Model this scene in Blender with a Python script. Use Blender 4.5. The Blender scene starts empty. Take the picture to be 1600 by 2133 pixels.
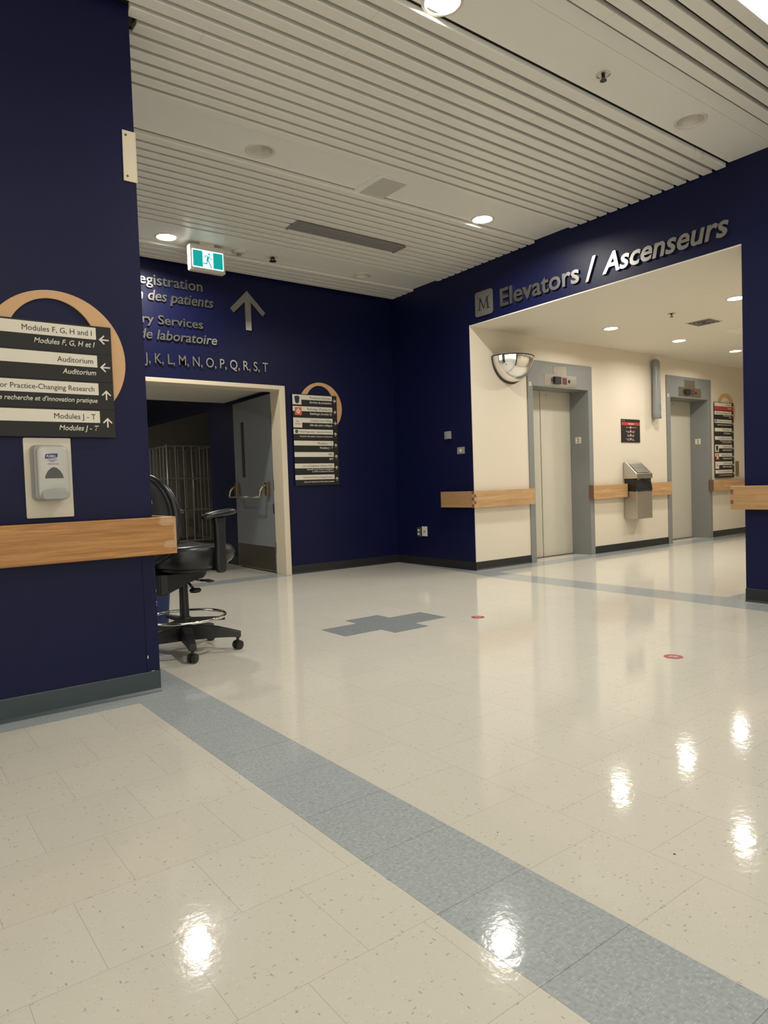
import bpy, bmesh, math, random
from math import sin, cos, pi, radians
from mathutils import Matrix, Vector
random.seed(7)
SC = bpy.context.scene
COL = SC.collection

# ---------------------------------------------------------------- camera
def make_camera():
    yaw, pitch, roll = radians(37.10), radians(-2.174), radians(-1.962)
    f = Vector((sin(yaw) * cos(pitch), cos(yaw) * cos(pitch), sin(pitch)))
    r = f.cross(Vector((0, 0, 1))).normalized()
    u = r.cross(f)
    R = r * cos(roll) + u * sin(roll)
    U = -r * sin(roll) + u * cos(roll)
    cd = bpy.data.cameras.new('camera')
    cd.sensor_fit = 'AUTO'; cd.sensor_width = 36.0
    cd.lens = 1442.0 / 2133.0 * 36.0
    cd.clip_start = 0.05; cd.clip_end = 100
    o = bpy.data.objects.new('camera', cd); COL.objects.link(o)
    m = Matrix((R, U, -f)).transposed().to_4x4()
    m.translation = Vector((0, 0, 1.0))
    o.matrix_world = m
    SC.camera = o
make_camera()

# ---------------------------------------------------------------- world, exposure
w = bpy.data.worlds.new('world'); SC.world = w; w.use_nodes = True
w.node_tree.nodes['Background'].inputs[0].default_value = (1.0, 0.955, 0.86, 1)
w.node_tree.nodes['Background'].inputs[1].default_value = 1.0
SC.view_settings.view_transform = 'Standard'
SC.view_settings.look = 'None'
SC.view_settings.gamma = 1
SC.view_settings.use_curve_mapping = False
SC.view_settings.exposure = 0.32
try:
    SC.cycles.use_denoising = True
    SC.cycles.max_bounces = 10
    SC.cycles.diffuse_bounces = 6
    SC.cycles.sample_clamp_indirect = 4.0
    SC.cycles.caustics_reflective = False
    SC.cycles.caustics_refractive = False
except Exception:
    pass
LIGHT_RGB = (1.0, 0.955, 0.87)
E_HALL = 31.0       # watts per lit hall downlight
E_BACK = 36.0       # lit downlights in the part of the hall behind the camera
E_TUBE = 8.0       # fluorescent trough fixture, and the added ones behind the camera
E_LOBBY = 11.8      # elevator lobby downlights

def area_light(name, loc, size, energy, parent=None, shape='DISK', size_y=None, spread=160):
    ld = bpy.data.lights.new(name, 'AREA')
    ld.shape = shape; ld.size = size
    if size_y: ld.size_y = size_y
    ld.energy = energy; ld.color = LIGHT_RGB
    ld.spread = radians(spread)
    o = bpy.data.objects.new(name, ld); COL.objects.link(o)
    o.location = loc
    if parent: o.parent = parent
    return o

# ---------------------------------------------------------------- materials
def mat(name, rgb, rough=0.5, metal=0.0, emit=None, estr=0.0, noise=0.0, nscale=8.0, bump=0.0, bscale=200.0, spec=0.5, coat=0.0):
    m = bpy.data.materials.new(name); m.use_nodes = True
    nt = m.node_tree; b = nt.nodes['Principled BSDF']
    b.inputs['Base Color'].default_value = (*rgb, 1)
    b.inputs['Roughness'].default_value = rough
    b.inputs['Metallic'].default_value = metal
    b.inputs['Specular IOR Level'].default_value = spec
    b.inputs['Coat Weight'].default_value = coat
    if emit:
        b.inputs['Emission Color'].default_value = (*emit, 1)
        b.inputs['Emission Strength'].default_value = estr
    tc = nt.nodes.new('ShaderNodeTexCoord')
    if noise > 0:
        n = nt.nodes.new('ShaderNodeTexNoise'); n.inputs['Scale'].default_value = nscale
        n.inputs['Detail'].default_value = 4
        nt.links.new(tc.outputs['Object'], n.inputs['Vector'])
        mx = nt.nodes.new('ShaderNodeMix'); mx.data_type = 'RGBA'
        mx.inputs[6].default_value = (*[c * (1 - noise) for c in rgb], 1)
        mx.inputs[7].default_value = (*[min(1, c * (1 + noise)) for c in rgb], 1)
        nt.links.new(n.outputs['Fac'], mx.inputs[0])
        nt.links.new(mx.outputs[2], b.inputs['Base Color'])
    if bump > 0:
        n2 = nt.nodes.new('ShaderNodeTexNoise'); n2.inputs['Scale'].default_value = bscale
        nt.links.new(tc.outputs['Object'], n2.inputs['Vector'])
        bp = nt.nodes.new('ShaderNodeBump'); bp.inputs['Strength'].default_value = bump
        bp.inputs['Distance'].default_value = 0.002
        nt.links.new(n2.outputs['Fac'], bp.inputs['Height'])
        nt.links.new(bp.outputs['Normal'], b.inputs['Normal'])
    return m

def N(nt, kind, **kw):
    n = nt.nodes.new(kind)
    for k, v in kw.items():
        setattr(n, k, v)
    return n
def math_node(nt, op, a, b=None, c=None):
    n = nt.nodes.new('ShaderNodeMath'); n.operation = op
    for i, v in enumerate((a, b, c)):
        if v is None: continue
        if isinstance(v, (int, float)): n.inputs[i].default_value = v
        else: nt.links.new(v, n.inputs[i])
    return n.outputs[0]
def mixc(nt, fac, a, b):
    n = nt.nodes.new('ShaderNodeMix'); n.data_type = 'RGBA'
    for i, v in ((0, fac), (6, a), (7, b)):
        if isinstance(v, (int, float)): n.inputs[i].default_value = v
        elif isinstance(v, tuple): n.inputs[i].default_value = (*v, 1)
        else: nt.links.new(v, n.inputs[i])
    return n.outputs[2]

def flecks(nt, vec, sx, sy, thr, pick, rot):
    """stretched chips: returns a 0/1 mask"""
    mp = N(nt, 'ShaderNodeMapping'); mp.inputs['Scale'].default_value = (sx, sy, 1)
    mp.inputs['Rotation'].default_value = (0, 0, rot)
    nt.links.new(vec, mp.inputs['Vector'])
    v = N(nt, 'ShaderNodeTexVoronoi'); v.inputs['Scale'].default_value = 1.0
    nt.links.new(mp.outputs[0], v.inputs['Vector'])
    sep = N(nt, 'ShaderNodeSeparateColor'); nt.links.new(v.outputs['Color'], sep.inputs[0])
    a = math_node(nt, 'LESS_THAN', v.outputs['Distance'], thr)
    b = math_node(nt, 'LESS_THAN', sep.outputs[0], pick)
    return math_node(nt, 'MULTIPLY', a, b), sep.outputs[1]

def floor_rough(nt, b, vec, base):
    b.inputs['Specular IOR Level'].default_value = 0.24
    n = N(nt, 'ShaderNodeTexNoise'); n.inputs['Scale'].default_value = 3.0; n.inputs['Detail'].default_value = 5
    nt.links.new(vec, n.inputs['Vector'])
    r = math_node(nt, 'MULTIPLY_ADD', n.outputs['Fac'], 0.09, base)
    nt.links.new(r, b.inputs['Roughness'])
    n2 = N(nt, 'ShaderNodeTexNoise'); n2.inputs['Scale'].default_value = 34.0; n2.inputs['Detail'].default_value = 3
    nt.links.new(vec, n2.inputs['Vector'])
    bp = N(nt, 'ShaderNodeBump'); bp.inputs['Strength'].default_value = 0.16; bp.inputs['Distance'].default_value = 0.0022
    nt.links.new(n2.outputs['Fac'], bp.inputs['Height'])
    nt.links.new(bp.outputs['Normal'], b.inputs['Normal'])

def vinyl_cream():
    m = bpy.data.materials.new('vinyl_tile_cream'); m.use_nodes = True
    nt = m.node_tree; b = nt.nodes['Principled BSDF']
    tc = N(nt, 'ShaderNodeTexCoord'); vec = tc.outputs['Object']
    sx = N(nt, 'ShaderNodeSeparateXYZ'); nt.links.new(vec, sx.inputs[0])
    def brick(xo, yo, swap):
        cb = N(nt, 'ShaderNodeCombineXYZ')
        px = math_node(nt, 'SUBTRACT', sx.outputs[0], xo); py = math_node(nt, 'SUBTRACT', sx.outputs[1], yo)
        nt.links.new(py if swap else px, cb.inputs[0]); nt.links.new(px if swap else py, cb.inputs[1])
        br = N(nt, 'ShaderNodeTexBrick'); br.offset = 0.5; br.squash = 1.0
        br.inputs['Scale'].default_value = 1.0
        br.inputs['Brick Width'].default_value = 0.305; br.inputs['Row Height'].default_value = 0.305
        br.inputs['Mortar Size'].default_value = 0.0009; br.inputs['Mortar Smooth'].default_value = 0.2
        br.inputs['Color1'].default_value = (0, 0, 0, 1); br.inputs['Color2'].default_value = (1, 1, 1, 1)
        br.inputs['Mortar'].default_value = (0.5, 0.5, 0.5, 1)
        nt.links.new(cb.outputs[0], br.inputs['Vector'])
        return br
    b1 = brick(0.217, 0.895, False); b2 = brick(1.325, 0.73, True)
    side = math_node(nt, 'GREATER_THAN', sx.outputs[0], 1.17)
    tone = mixc(nt, side, b1.outputs['Color'], b2.outputs['Color'])
    joint = math_node(nt, 'ADD', math_node(nt, 'MULTIPLY', b1.outputs['Fac'], math_node(nt, 'SUBTRACT', 1.0, side)),
                      math_node(nt, 'MULTIPLY', b2.outputs['Fac'], side))
    base = mixc(nt, tone, (0.580, 0.555, 0.488), (0.600, 0.575, 0.505))
    n = N(nt, 'ShaderNodeTexNoise'); n.inputs['Scale'].default_value = 35.0; n.inputs['Detail'].default_value = 5
    nt.links.new(vec, n.inputs['Vector'])
    base = mixc(nt, math_node(nt, 'MULTIPLY', n.outputs['Fac'], 0.25), base, (0.505, 0.480, 0.415))
    for (a, c, thr, pick, rot, colr, amt) in ((46, 118, 0.24, 0.10, 0.5, (0.27, 0.25, 0.21), 0.55),
                                              (96, 40, 0.22, 0.08, 0.2, (0.25, 0.235, 0.20), 0.55),
                                              (130, 230, 0.30, 0.10, 1.1, (0.33, 0.31, 0.26), 0.5),
                                              (70, 130, 0.30, 0.10, 0.9, (0.68, 0.645, 0.56), 0.4)):
        f, g = flecks(nt, vec, a, c, thr, pick, rot)
        base = mixc(nt, math_node(nt, 'MULTIPLY', f, amt), base, colr)
    base = mixc(nt, math_node(nt, 'MULTIPLY', joint, 0.42), base, (0.20, 0.17, 0.12))
    nt.links.new(base, b.inputs['Base Color'])
    floor_rough(nt, b, vec, 0.030)
    return m

def vinyl_blue(name='vinyl_tile_blue_grey', k=1.0):
    m = bpy.data.materials.new(name); m.use_nodes = True
    nt = m.node_tree; b = nt.nodes['Principled BSDF']
    tc = N(nt, 'ShaderNodeTexCoord'); vec = tc.outputs['Object']
    sx = N(nt, 'ShaderNodeSeparateXYZ'); nt.links.new(vec, sx.inputs[0])
    c0 = (0.34 * k, 0.372 * k, 0.382 * k)
    n = N(nt, 'ShaderNodeTexNoise'); n.inputs['Scale'].default_value = 90.0; n.inputs['Detail'].default_value = 6
    nt.links.new(vec, n.inputs['Vector'])
    base = mixc(nt, n.outputs['Fac'], tuple(c * 0.72 for c in c0), tuple(c * 1.30 for c in c0))
    for (a, c, thr, pick, rot, colr, amt) in ((60, 210, 0.36, 0.34, 0.6, (0.52 * k, 0.55 * k, 0.55 * k), 0.4),
                                              (150, 60, 0.36, 0.28, 0.3, (0.18 * k, 0.20 * k, 0.22 * k), 0.32)):
        f, g = flecks(nt, vec, a, c, thr, pick, rot)
        base = mixc(nt, math_node(nt, 'MULTIPLY', f, amt), base, colr)
    fr = math_node(nt, 'FRACT', math_node(nt, 'DIVIDE', math_node(nt, 'SUBTRACT', sx.outputs[1], 0.8925), 0.305))
    jt = math_node(nt, 'LESS_THAN', fr, 0.006)
    base = mixc(nt, math_node(nt, 'MULTIPLY', jt, 0.5), base, (0.06, 0.06, 0.06))
    nt.links.new(base, b.inputs['Base Color'])
    floor_rough(nt, b, vec, 0.030)
    return m

def oak(name, c_a, c_b, worn=None, seed=0.0):
    """board wood, grain along local X"""
    m = bpy.data.materials.new(name); m.use_nodes = True
    nt = m.node_tree; b = nt.nodes['Principled BSDF']
    tc = N(nt, 'ShaderNodeTexCoord'); vec = tc.outputs['Object']
    mp = N(nt, 'ShaderNodeMapping'); mp.inputs['Scale'].default_value = (1.1, 30, 30)
    mp.inputs['Location'].default_value = (seed, seed * 2, 0)
    nt.links.new(vec, mp.inputs['Vector'])
    n = N(nt, 'ShaderNodeTexNoise'); n.inputs['Scale'].default_value = 1.6; n.inputs['Detail'].default_value = 7
    n.inputs['Distortion'].default_value = 1.2
    nt.links.new(mp.outputs[0], n.inputs['Vector'])
    mp2 = N(nt, 'ShaderNodeMapping'); mp2.inputs['Scale'].default_value = (10, 260, 260)
    nt.links.new(vec, mp2.inputs['Vector'])
    n2 = N(nt, 'ShaderNodeTexNoise'); n2.inputs['Scale'].default_value = 1.0; n2.inputs['Detail'].default_value = 3
    nt.links.new(mp2.outputs[0], n2.inputs['Vector'])
    br = N(nt, 'ShaderNodeTexBrick'); br.offset = 0.37
    br.inputs['Scale'].default_value = 1.0; br.inputs['Brick Width'].default_value = 0.46
    br.inputs['Row Height'].default_value = 0.047; br.inputs['Mortar Size'].default_value = 0.0
    br.inputs['Color1'].default_value = (0, 0, 0, 1); br.inputs['Color2'].default_value = (1, 1, 1, 1)
    nt.links.new(vec, br.inputs['Vector'])
    cr = N(nt, 'ShaderNodeValToRGB')
    cr.color_ramp.elements[0].position = 0.40; cr.color_ramp.elements[1].position = 0.61
    nt.links.new(n.outputs['Fac'], cr.inputs[0])
    base = mixc(nt, cr.outputs[0], c_a, c_b)
    dark = tuple(c * 0.72 for c in c_a)
    base = mixc(nt, math_node(nt, 'MULTIPLY', br.outputs['Color'], 0.38), base, dark)
    g = math_node(nt, 'GREATER_THAN', n2.outputs['Fac'], 0.60)
    base = mixc(nt, math_node(nt, 'MULTIPLY', g, 0.30), base, tuple(c * 0.55 for c in c_a))
    if worn:
        sx = N(nt, 'ShaderNodeSeparateXYZ'); nt.links.new(vec, sx.inputs[0])
        mp3 = N(nt, 'ShaderNodeMapping'); mp3.inputs['Scale'].default_value = (14, 90, 20)
        nt.links.new(vec, mp3.inputs['Vector'])
        n3 = N(nt, 'ShaderNodeTexNoise'); n3.inputs['Scale'].default_value = 1.0; n3.inputs['Detail'].default_value = 4
        nt.links.new(mp3.outputs[0], n3.inputs['Vector'])
        total = None
        for (x0, y0, rx, ry) in worn:
            dx = math_node(nt, 'DIVIDE', math_node(nt, 'SUBTRACT', sx.outputs[0], x0), rx)
            dy = math_node(nt, 'DIVIDE', math_node(nt, 'SUBTRACT', sx.outputs[1], y0), ry)
            d = math_node(nt, 'ADD', math_node(nt, 'MULTIPLY', dx, dx), math_node(nt, 'MULTIPLY', dy, dy))
            v = math_node(nt, 'SUBTRACT', 1.95, math_node(nt, 'ADD', d, math_node(nt, 'MULTIPLY', n3.outputs['Fac'], 2.4)))
            total = v if total is None else math_node(nt, 'MAXIMUM', total, v)
        k = math_node(nt, 'MINIMUM', math_node(nt, 'MAXIMUM', math_node(nt, 'MULTIPLY', total, 1.6), 0.0), 0.55)
        base = mixc(nt, k, base, (0.50, 0.36, 0.21))
    nt.links.new(base, b.inputs['Base Color'])
    b.inputs['Roughness'].default_value = 0.42
    return m

def slat_paint():
    m = bpy.data.materials.new('ceiling_slat_paint'); m.use_nodes = True
    nt = m.node_tree; b = nt.nodes['Principled BSDF']
    tc = N(nt, 'ShaderNodeTexCoord')
    sx = N(nt, 'ShaderNodeSeparateXYZ'); nt.links.new(tc.outputs['Object'], sx.inputs[0])
    oi = N(nt, 'ShaderNodeObjectInfo')
    xj = math_node(nt, 'MULTIPLY_ADD', oi.outputs['Random'], 3.6, 1.3)
    d = math_node(nt, 'ABSOLUTE', math_node(nt, 'SUBTRACT', sx.outputs[0], xj))
    j = math_node(nt, 'LESS_THAN', d, 0.0014)
    base = mixc(nt, math_node(nt, 'MULTIPLY', j, 0.35), (0.80, 0.78, 0.71), (0.12, 0.10, 0.08))
    nt.links.new(base, b.inputs['Base Color'])
    b.inputs['Roughness'].default_value = 0.33
    return m

M = {}
M['cream_floor'] = vinyl_cream()
M['blue_vinyl'] = vinyl_blue()
M['cross_vinyl'] = vinyl_blue('vinyl_inlay_slate', 0.72)
M['navy'] = mat('navy_wall_paint', (0.0040, 0.0058, 0.038), 0.42, noise=0.08, nscale=2.0, bump=0.2, bscale=260, spec=0.22)
M['cream_wall'] = mat('cream_wall_paint', (0.67, 0.605, 0.50), 0.5, noise=0.03, nscale=2.0, bump=0.08, bscale=220)
M['white_ceiling'] = mat('white_ceiling_paint', (0.74, 0.70, 0.61), 0.6, noise=0.02)
M['grey_wall'] = mat('grey_wall_paint', (0.30, 0.285, 0.25), 0.6, noise=0.05)
M['grey_ceiling'] = mat('dull_ceiling_paint', (0.58, 0.55, 0.48), 0.7, noise=0.06, nscale=14)
M['slat'] = slat_paint()
M['panel'] = mat('ceiling_panel_paint', (0.80, 0.785, 0.73), 0.42, noise=0.02, bump=0.04, bscale=300)
M['plenum'] = mat('plenum_dark', (0.085, 0.075, 0.06), 0.9, noise=0.2)
M['black_base'] = mat('black_rubber_baseboard', (0.013, 0.013, 0.014), 0.38, noise=0.15)
M['grey_base'] = mat('grey_green_rubber_baseboard', (0.031, 0.048, 0.053), 0.4, noise=0.12, nscale=5)
M['frame_cream'] = mat('cream_frame_enamel', (0.66, 0.58, 0.44), 0.4, noise=0.03)
M['leaf_grey'] = mat('grey_blue_door_enamel', (0.19, 0.205, 0.225), 0.42, noise=0.06, nscale=6)
M['lift_grey'] = mat('grey_lift_enamel', (0.205, 0.212, 0.205), 0.4, noise=0.05, nscale=4)
M['lift_door'] = mat('pale_lift_door_enamel', (0.53, 0.50, 0.42), 0.38, noise=0.03)
M['steel'] = mat('brushed_steel', (0.56, 0.53, 0.48), 0.30, 1.0, noise=0.06, nscale=30)
M['dark_steel'] = mat('dull_kick_plate_metal', (0.17, 0.145, 0.12), 0.45, 1.0, noise=0.12, nscale=20)
M['alu'] = mat('brushed_aluminium', (0.36, 0.35, 0.335), 0.30, 1.0, noise=0.05, nscale=40)
M['chrome'] = mat('polished_chrome', (0.80, 0.79, 0.77), 0.06, 1.0)
M['mirror'] = mat('convex_mirror_face', (0.88, 0.87, 0.85), 0.02, 1.0)
M['brass'] = mat('worn_brass', (0.33, 0.25, 0.16), 0.35, 1.0, noise=0.15, nscale=30)
M['black'] = mat('black_plastic', (0.012, 0.012, 0.012), 0.42, noise=0.1)
M['vinyl_black'] = mat('black_vinyl_upholstery', (0.014, 0.0145, 0.017), 0.30, noise=0.1, bump=0.10, bscale=500)
M['bag'] = mat('black_bag_film', (0.006, 0.006, 0.007), 0.22, bump=0.6, bscale=30)
M['sign_black'] = mat('sign_charcoal', (0.022, 0.021, 0.019), 0.5, noise=0.06, spec=0.25)
M['sign_white'] = mat('sign_off_white', (0.66, 0.615, 0.515), 0.5, noise=0.02)
M['ink'] = mat('sign_black_ink', (0.022, 0.021, 0.020), 0.5)
M['sign_red'] = mat('sign_red', (0.42, 0.035, 0.035), 0.5)
M['sign_orange'] = mat('sign_orange', (0.55, 0.115, 0.05), 0.5)
M['sign_green'] = mat('sign_green', (0.02, 0.10, 0.08), 0.5)
M['script_red'] = mat('sign_script_red', (0.50, 0.06, 0.07), 0.5)
M['badge'] = mat('sign_badge_navy', (0.012, 0.014, 0.03), 0.5)
M['ring_wood'] = mat('pale_wood_veneer', (0.56, 0.335, 0.165), 0.5, noise=0.07, nscale=12)
M['board'] = mat('cream_backing_board', (0.62, 0.565, 0.46), 0.5, noise=0.03)
M['disp_shell'] = mat('dove_grey_plastic', (0.34, 0.335, 0.31), 0.38)
M['disp_front'] = mat('pale_grey_plastic', (0.45, 0.44, 0.40), 0.22)
M['disp_bar'] = mat('mid_grey_plastic', (0.29, 0.295, 0.285), 0.35)
M['disp_window'] = mat('smoked_window', (0.05, 0.052, 0.045), 0.12)
M['logo_blue'] = mat('logo_blue', (0.02, 0.025, 0.20), 0.4)
M['white_plastic'] = mat('white_plastic', (0.66, 0.62, 0.53), 0.4)
M['grey_plate'] = mat('grey_wall_plate', (0.25, 0.245, 0.235), 0.42, noise=0.05)
M['lens'] = mat('lit_lens', (0.9, 0.88, 0.8), 0.5, emit=(1.0, 0.93, 0.80), estr=9.0)
M['dead_lens'] = mat('unlit_reflector', (0.62, 0.59, 0.53), 0.25)
M['tube_lens'] = mat('lit_diffuser', (0.9, 0.88, 0.8), 0.5, emit=(1.0, 0.95, 0.84), estr=4.0)
M['exit_green'] = mat('lit_green_film', (0.0, 0.10, 0.09), 0.4, emit=(0.0, 0.30, 0.27), estr=0.9)
M['exit_white'] = mat('lit_white_film', (0.6, 0.7, 0.75), 0.4, emit=(0.62, 0.90, 1.0), estr=1.15)
M['exit_case'] = mat('exit_case', (0.64, 0.58, 0.49), 0.45)
M['exit_side'] = mat('lit_side_lens', (0.8, 0.8, 0.8), 0.4, emit=(1.0, 0.97, 0.93), estr=1.3)
M['red_sticker'] = mat('red_floor_sticker', (0.32, 0.045, 0.045), 0.4)
M['pink_white'] = mat('sticker_print', (0.70, 0.52, 0.47), 0.5)
M['tube_grey'] = mat('grey_tube_plastic', (0.22, 0.23, 0.235), 0.4, noise=0.05)
M['bin_blue'] = mat('blue_bin_plastic', (0.014, 0.028, 0.125), 0.4)
M['cage'] = mat('galvanised_wire', (0.33, 0.315, 0.27), 0.4, 0.6, noise=0.15, nscale=25)
M['grille'] = mat('grey_diffuser_face', (0.52, 0.50, 0.45), 0.55)
M['linear'] = mat('linear_diffuser_face', (0.23, 0.22, 0.21), 0.5)
M['dark_slot'] = mat('dark_slot', (0.012, 0.011, 0.010), 0.7)
M['led_red'] = mat('dull_red_lamp', (0.10, 0.03, 0.03), 0.3)
M['end_grain'] = mat('dark_end_grain', (0.15, 0.075, 0.045), 0.55, noise=0.2, nscale=60)
M['oak_near'] = oak('oak_amber', (0.34, 0.150, 0.036), (0.50, 0.250, 0.078),
                    worn=((1.215, 0.862, 0.052, 0.030), (1.222, 0.745, 0.045, 0.026), (1.252, 0.80, 0.014, 0.11)))
M['oak'] = oak('oak_honey', (0.45, 0.265, 0.12), (0.57, 0.36, 0.18), seed=3.1)
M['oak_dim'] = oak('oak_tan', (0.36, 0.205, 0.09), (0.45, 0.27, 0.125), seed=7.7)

# ---------------------------------------------------------------- object helpers
def link(name, me, m=None, parent=None, bevel=0.0, smooth=False, segs=2):
    o = bpy.data.objects.new(name, me); COL.objects.link(o)
    if m: me.materials.append(M[m] if isinstance(m, str) else m)
    if parent: o.parent = parent
    if smooth:
        for p in me.polygons: p.use_smooth = True
    if bevel > 0:
        bv = o.modifiers.new('bevel', 'BEVEL'); bv.width = bevel; bv.segments = segs
        bv.limit_method = 'ANGLE'; bv.angle_limit = radians(40)
    return o
class MB:
    def __init__(s): s.bm = bmesh.new()
    def box(s, x0, x1, y0, y1, z0, z1):
        v = [s.bm.verts.new(p) for p in ((x0, y0, z0), (x1, y0, z0), (x1, y1, z0), (x0, y1, z0),
                                         (x0, y0, z1), (x1, y0, z1), (x1, y1, z1), (x0, y1, z1))]
        for q in ((3, 2, 1, 0), (4, 5, 6, 7), (0, 1, 5, 4), (1, 2, 6, 5), (2, 3, 7, 6), (3, 0, 4, 7)):
            s.bm.faces.new([v[i] for i in q])
        return s
    def prism(s, poly, z0, z1):
        a = [s.bm.verts.new((x, y, z0)) for x, y in poly]; b = [s.bm.verts.new((x, y, z1)) for x, y in poly]
        n = len(poly)
        area = sum(poly[i][0] * poly[(i + 1) % n][1] - poly[(i + 1) % n][0] * poly[i][1] for i in range(n))
        if area < 0: a.reverse(); b.reverse()
        s.bm.faces.new(list(reversed(a))); s.bm.faces.new(b)
        for i in range(n):
            j = (i + 1) % n
            s.bm.faces.new((a[i], a[j], b[j], b[i]))
        return s
    def loft(s, rings, close=True, cap=True):
        R = [[s.bm.verts.new(p) for p in r] for r in rings]
        n = len(R[0])
        for k in range(len(R) - 1):
            for i in range(n if close else n - 1):
                j = (i + 1) % n
                s.bm.faces.new((R[k][i], R[k][j], R[k + 1][j], R[k + 1][i]))
        if cap:
            s.bm.faces.new(list(reversed(R[0]))); s.bm.faces.new(R[-1])
        return s
    def lathe(s, prof, c=(0, 0, 0), n=32, axis='Z'):
        rings = []
        for r, h in prof:
            ring = []
            for i in range(n):
                t = 2 * pi * i / n
                p = (r * cos(t), r * sin(t), h)
                if axis == 'Y': p = (r * cos(t), h, -r * sin(t))
                if axis == 'X': p = (h, r * cos(t), r * sin(t))
                ring.append((c[0] + p[0], c[1] + p[1], c[2] + p[2]))
            rings.append(ring)
        return s.loft(rings)
    def tube(s, pts, r, n=10, closed=False):
        pts = [Vector(p) for p in pts]; rings = []
        m = len(pts)
        for i, p in enumerate(pts):
            if closed: d = (pts[(i + 1) % m] - pts[i - 1]).normalized()
            else: d = (pts[min(i + 1, m - 1)] - pts[max(i - 1, 0)]).normalized()
            up = Vector((0, 0, 1)) if abs(d.z) < 0.9 else Vector((1, 0, 0))
            a = d.cross(up).normalized(); b = a.cross(d)
            rr = r[i] if isinstance(r, (list, tuple)) else r
            rings.append([p + (a * cos(2 * pi * k / n) + b * sin(2 * pi * k / n)) * rr for k in range(n)])
        if closed:
            rings.append(rings[0])
            return s.loft(rings, cap=False)
        return s.loft(rings)
    def done(s, name, m=None, parent=None, bevel=0.0, smooth=False, merge=True, segs=2):
        if merge: bmesh.ops.remove_doubles(s.bm, verts=s.bm.verts, dist=1e-6)
        bmesh.ops.recalc_face_normals(s.bm, faces=s.bm.faces)
        me = bpy.data.meshes.new(name); s.bm.to_mesh(me); s.bm.free()
        return link(name, me, m, parent, bevel, smooth, segs)
def box(name, m, parent, x0, x1, y0, y1, z0, z1, bevel=0.0):
    return MB().box(x0, x1, y0, y1, z0, z1).done(name, m, parent, bevel)
def prism(name, m, parent, poly, z0, z1, bevel=0.0):
    return MB().prism(poly, z0, z1).done(name, m, parent, bevel)
def holed(name, m, parent, x0, x1, y0, y1, z, holes, t=0.012, n=40, outline=None):
    """flat ceiling sheet with round holes, facing down at height z, thickness t upward"""
    bm = bmesh.new(); ed = []
    def loop(pts):
        v = [bm.verts.new((x, y, z)) for x, y in pts]
        for i in range(len(v)): ed.append(bm.edges.new((v[i], v[(i + 1) % len(v)])))
    loop(outline or [(x0, y0), (x1, y0), (x1, y1), (x0, y1)])
    for hx, hy, r in holes:
        loop([(hx + r * cos(2 * pi * i / n), hy + r * sin(2 * pi * i / n)) for i in range(n)])
    bmesh.ops.triangle_fill(bm, use_beauty=True, use_dissolve=False, edges=ed)
    g = bmesh.ops.extrude_face_region(bm, geom=bm.faces[:])
    bmesh.ops.translate(bm, verts=[e for e in g['geom'] if isinstance(e, bmesh.types.BMVert)], vec=(0, 0, t))
    bmesh.ops.recalc_face_normals(bm, faces=bm.faces)
    me = bpy.data.meshes.new(name); bm.to_mesh(me); bm.free()
    return link(name, me, m, parent)
def frame_matrix(o, xd):
    x = Vector((xd[0], xd[1], 0)).normalized(); y = Vector((0, 0, 1)); z = x.cross(y)
    m = Matrix((x, y, z)).transposed().to_4x4(); m.translation = Vector(o)
    return m
LW = frame_matrix((0, 3.48, 0), (1, 0))            # near left wall, facing the camera
BW = frame_matrix((0, 7.08, 0), (1, 0))            # far blue wall with the double door
CW = frame_matrix((0, 5.622, 0), (1, 0))           # cream lobby wall
RW = frame_matrix((5.57, 7.08, 0), (-0.09, -4.53)) # right blue wall with the lobby opening
def rwx(y): return 5.57 - (7.08 - y) * 0.09 / 4.53
ID = Matrix.Identity(4)
def thing(name, label, cat, M4=ID, loc=None, group=None, kind=None):
    o = bpy.data.objects.new(name, None); COL.objects.link(o); o.empty_display_size = 0.1
    o.matrix_world = (M4 @ Matrix.Translation(loc)) if loc is not None else M4
    if label: o['label'] = label
    if cat: o['category'] = cat
    if group: o['group'] = group
    if kind: o['kind'] = kind
    return o
def tag(o, label, cat, group=None):
    o['label'] = label; o['category'] = cat
    if group: o['group'] = group
    return o
def struct(o, label=None, M4=None):
    o['kind'] = 'structure'
    if label: o['label'] = label
    if M4 is not None: o.matrix_world = M4
    return o

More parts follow.
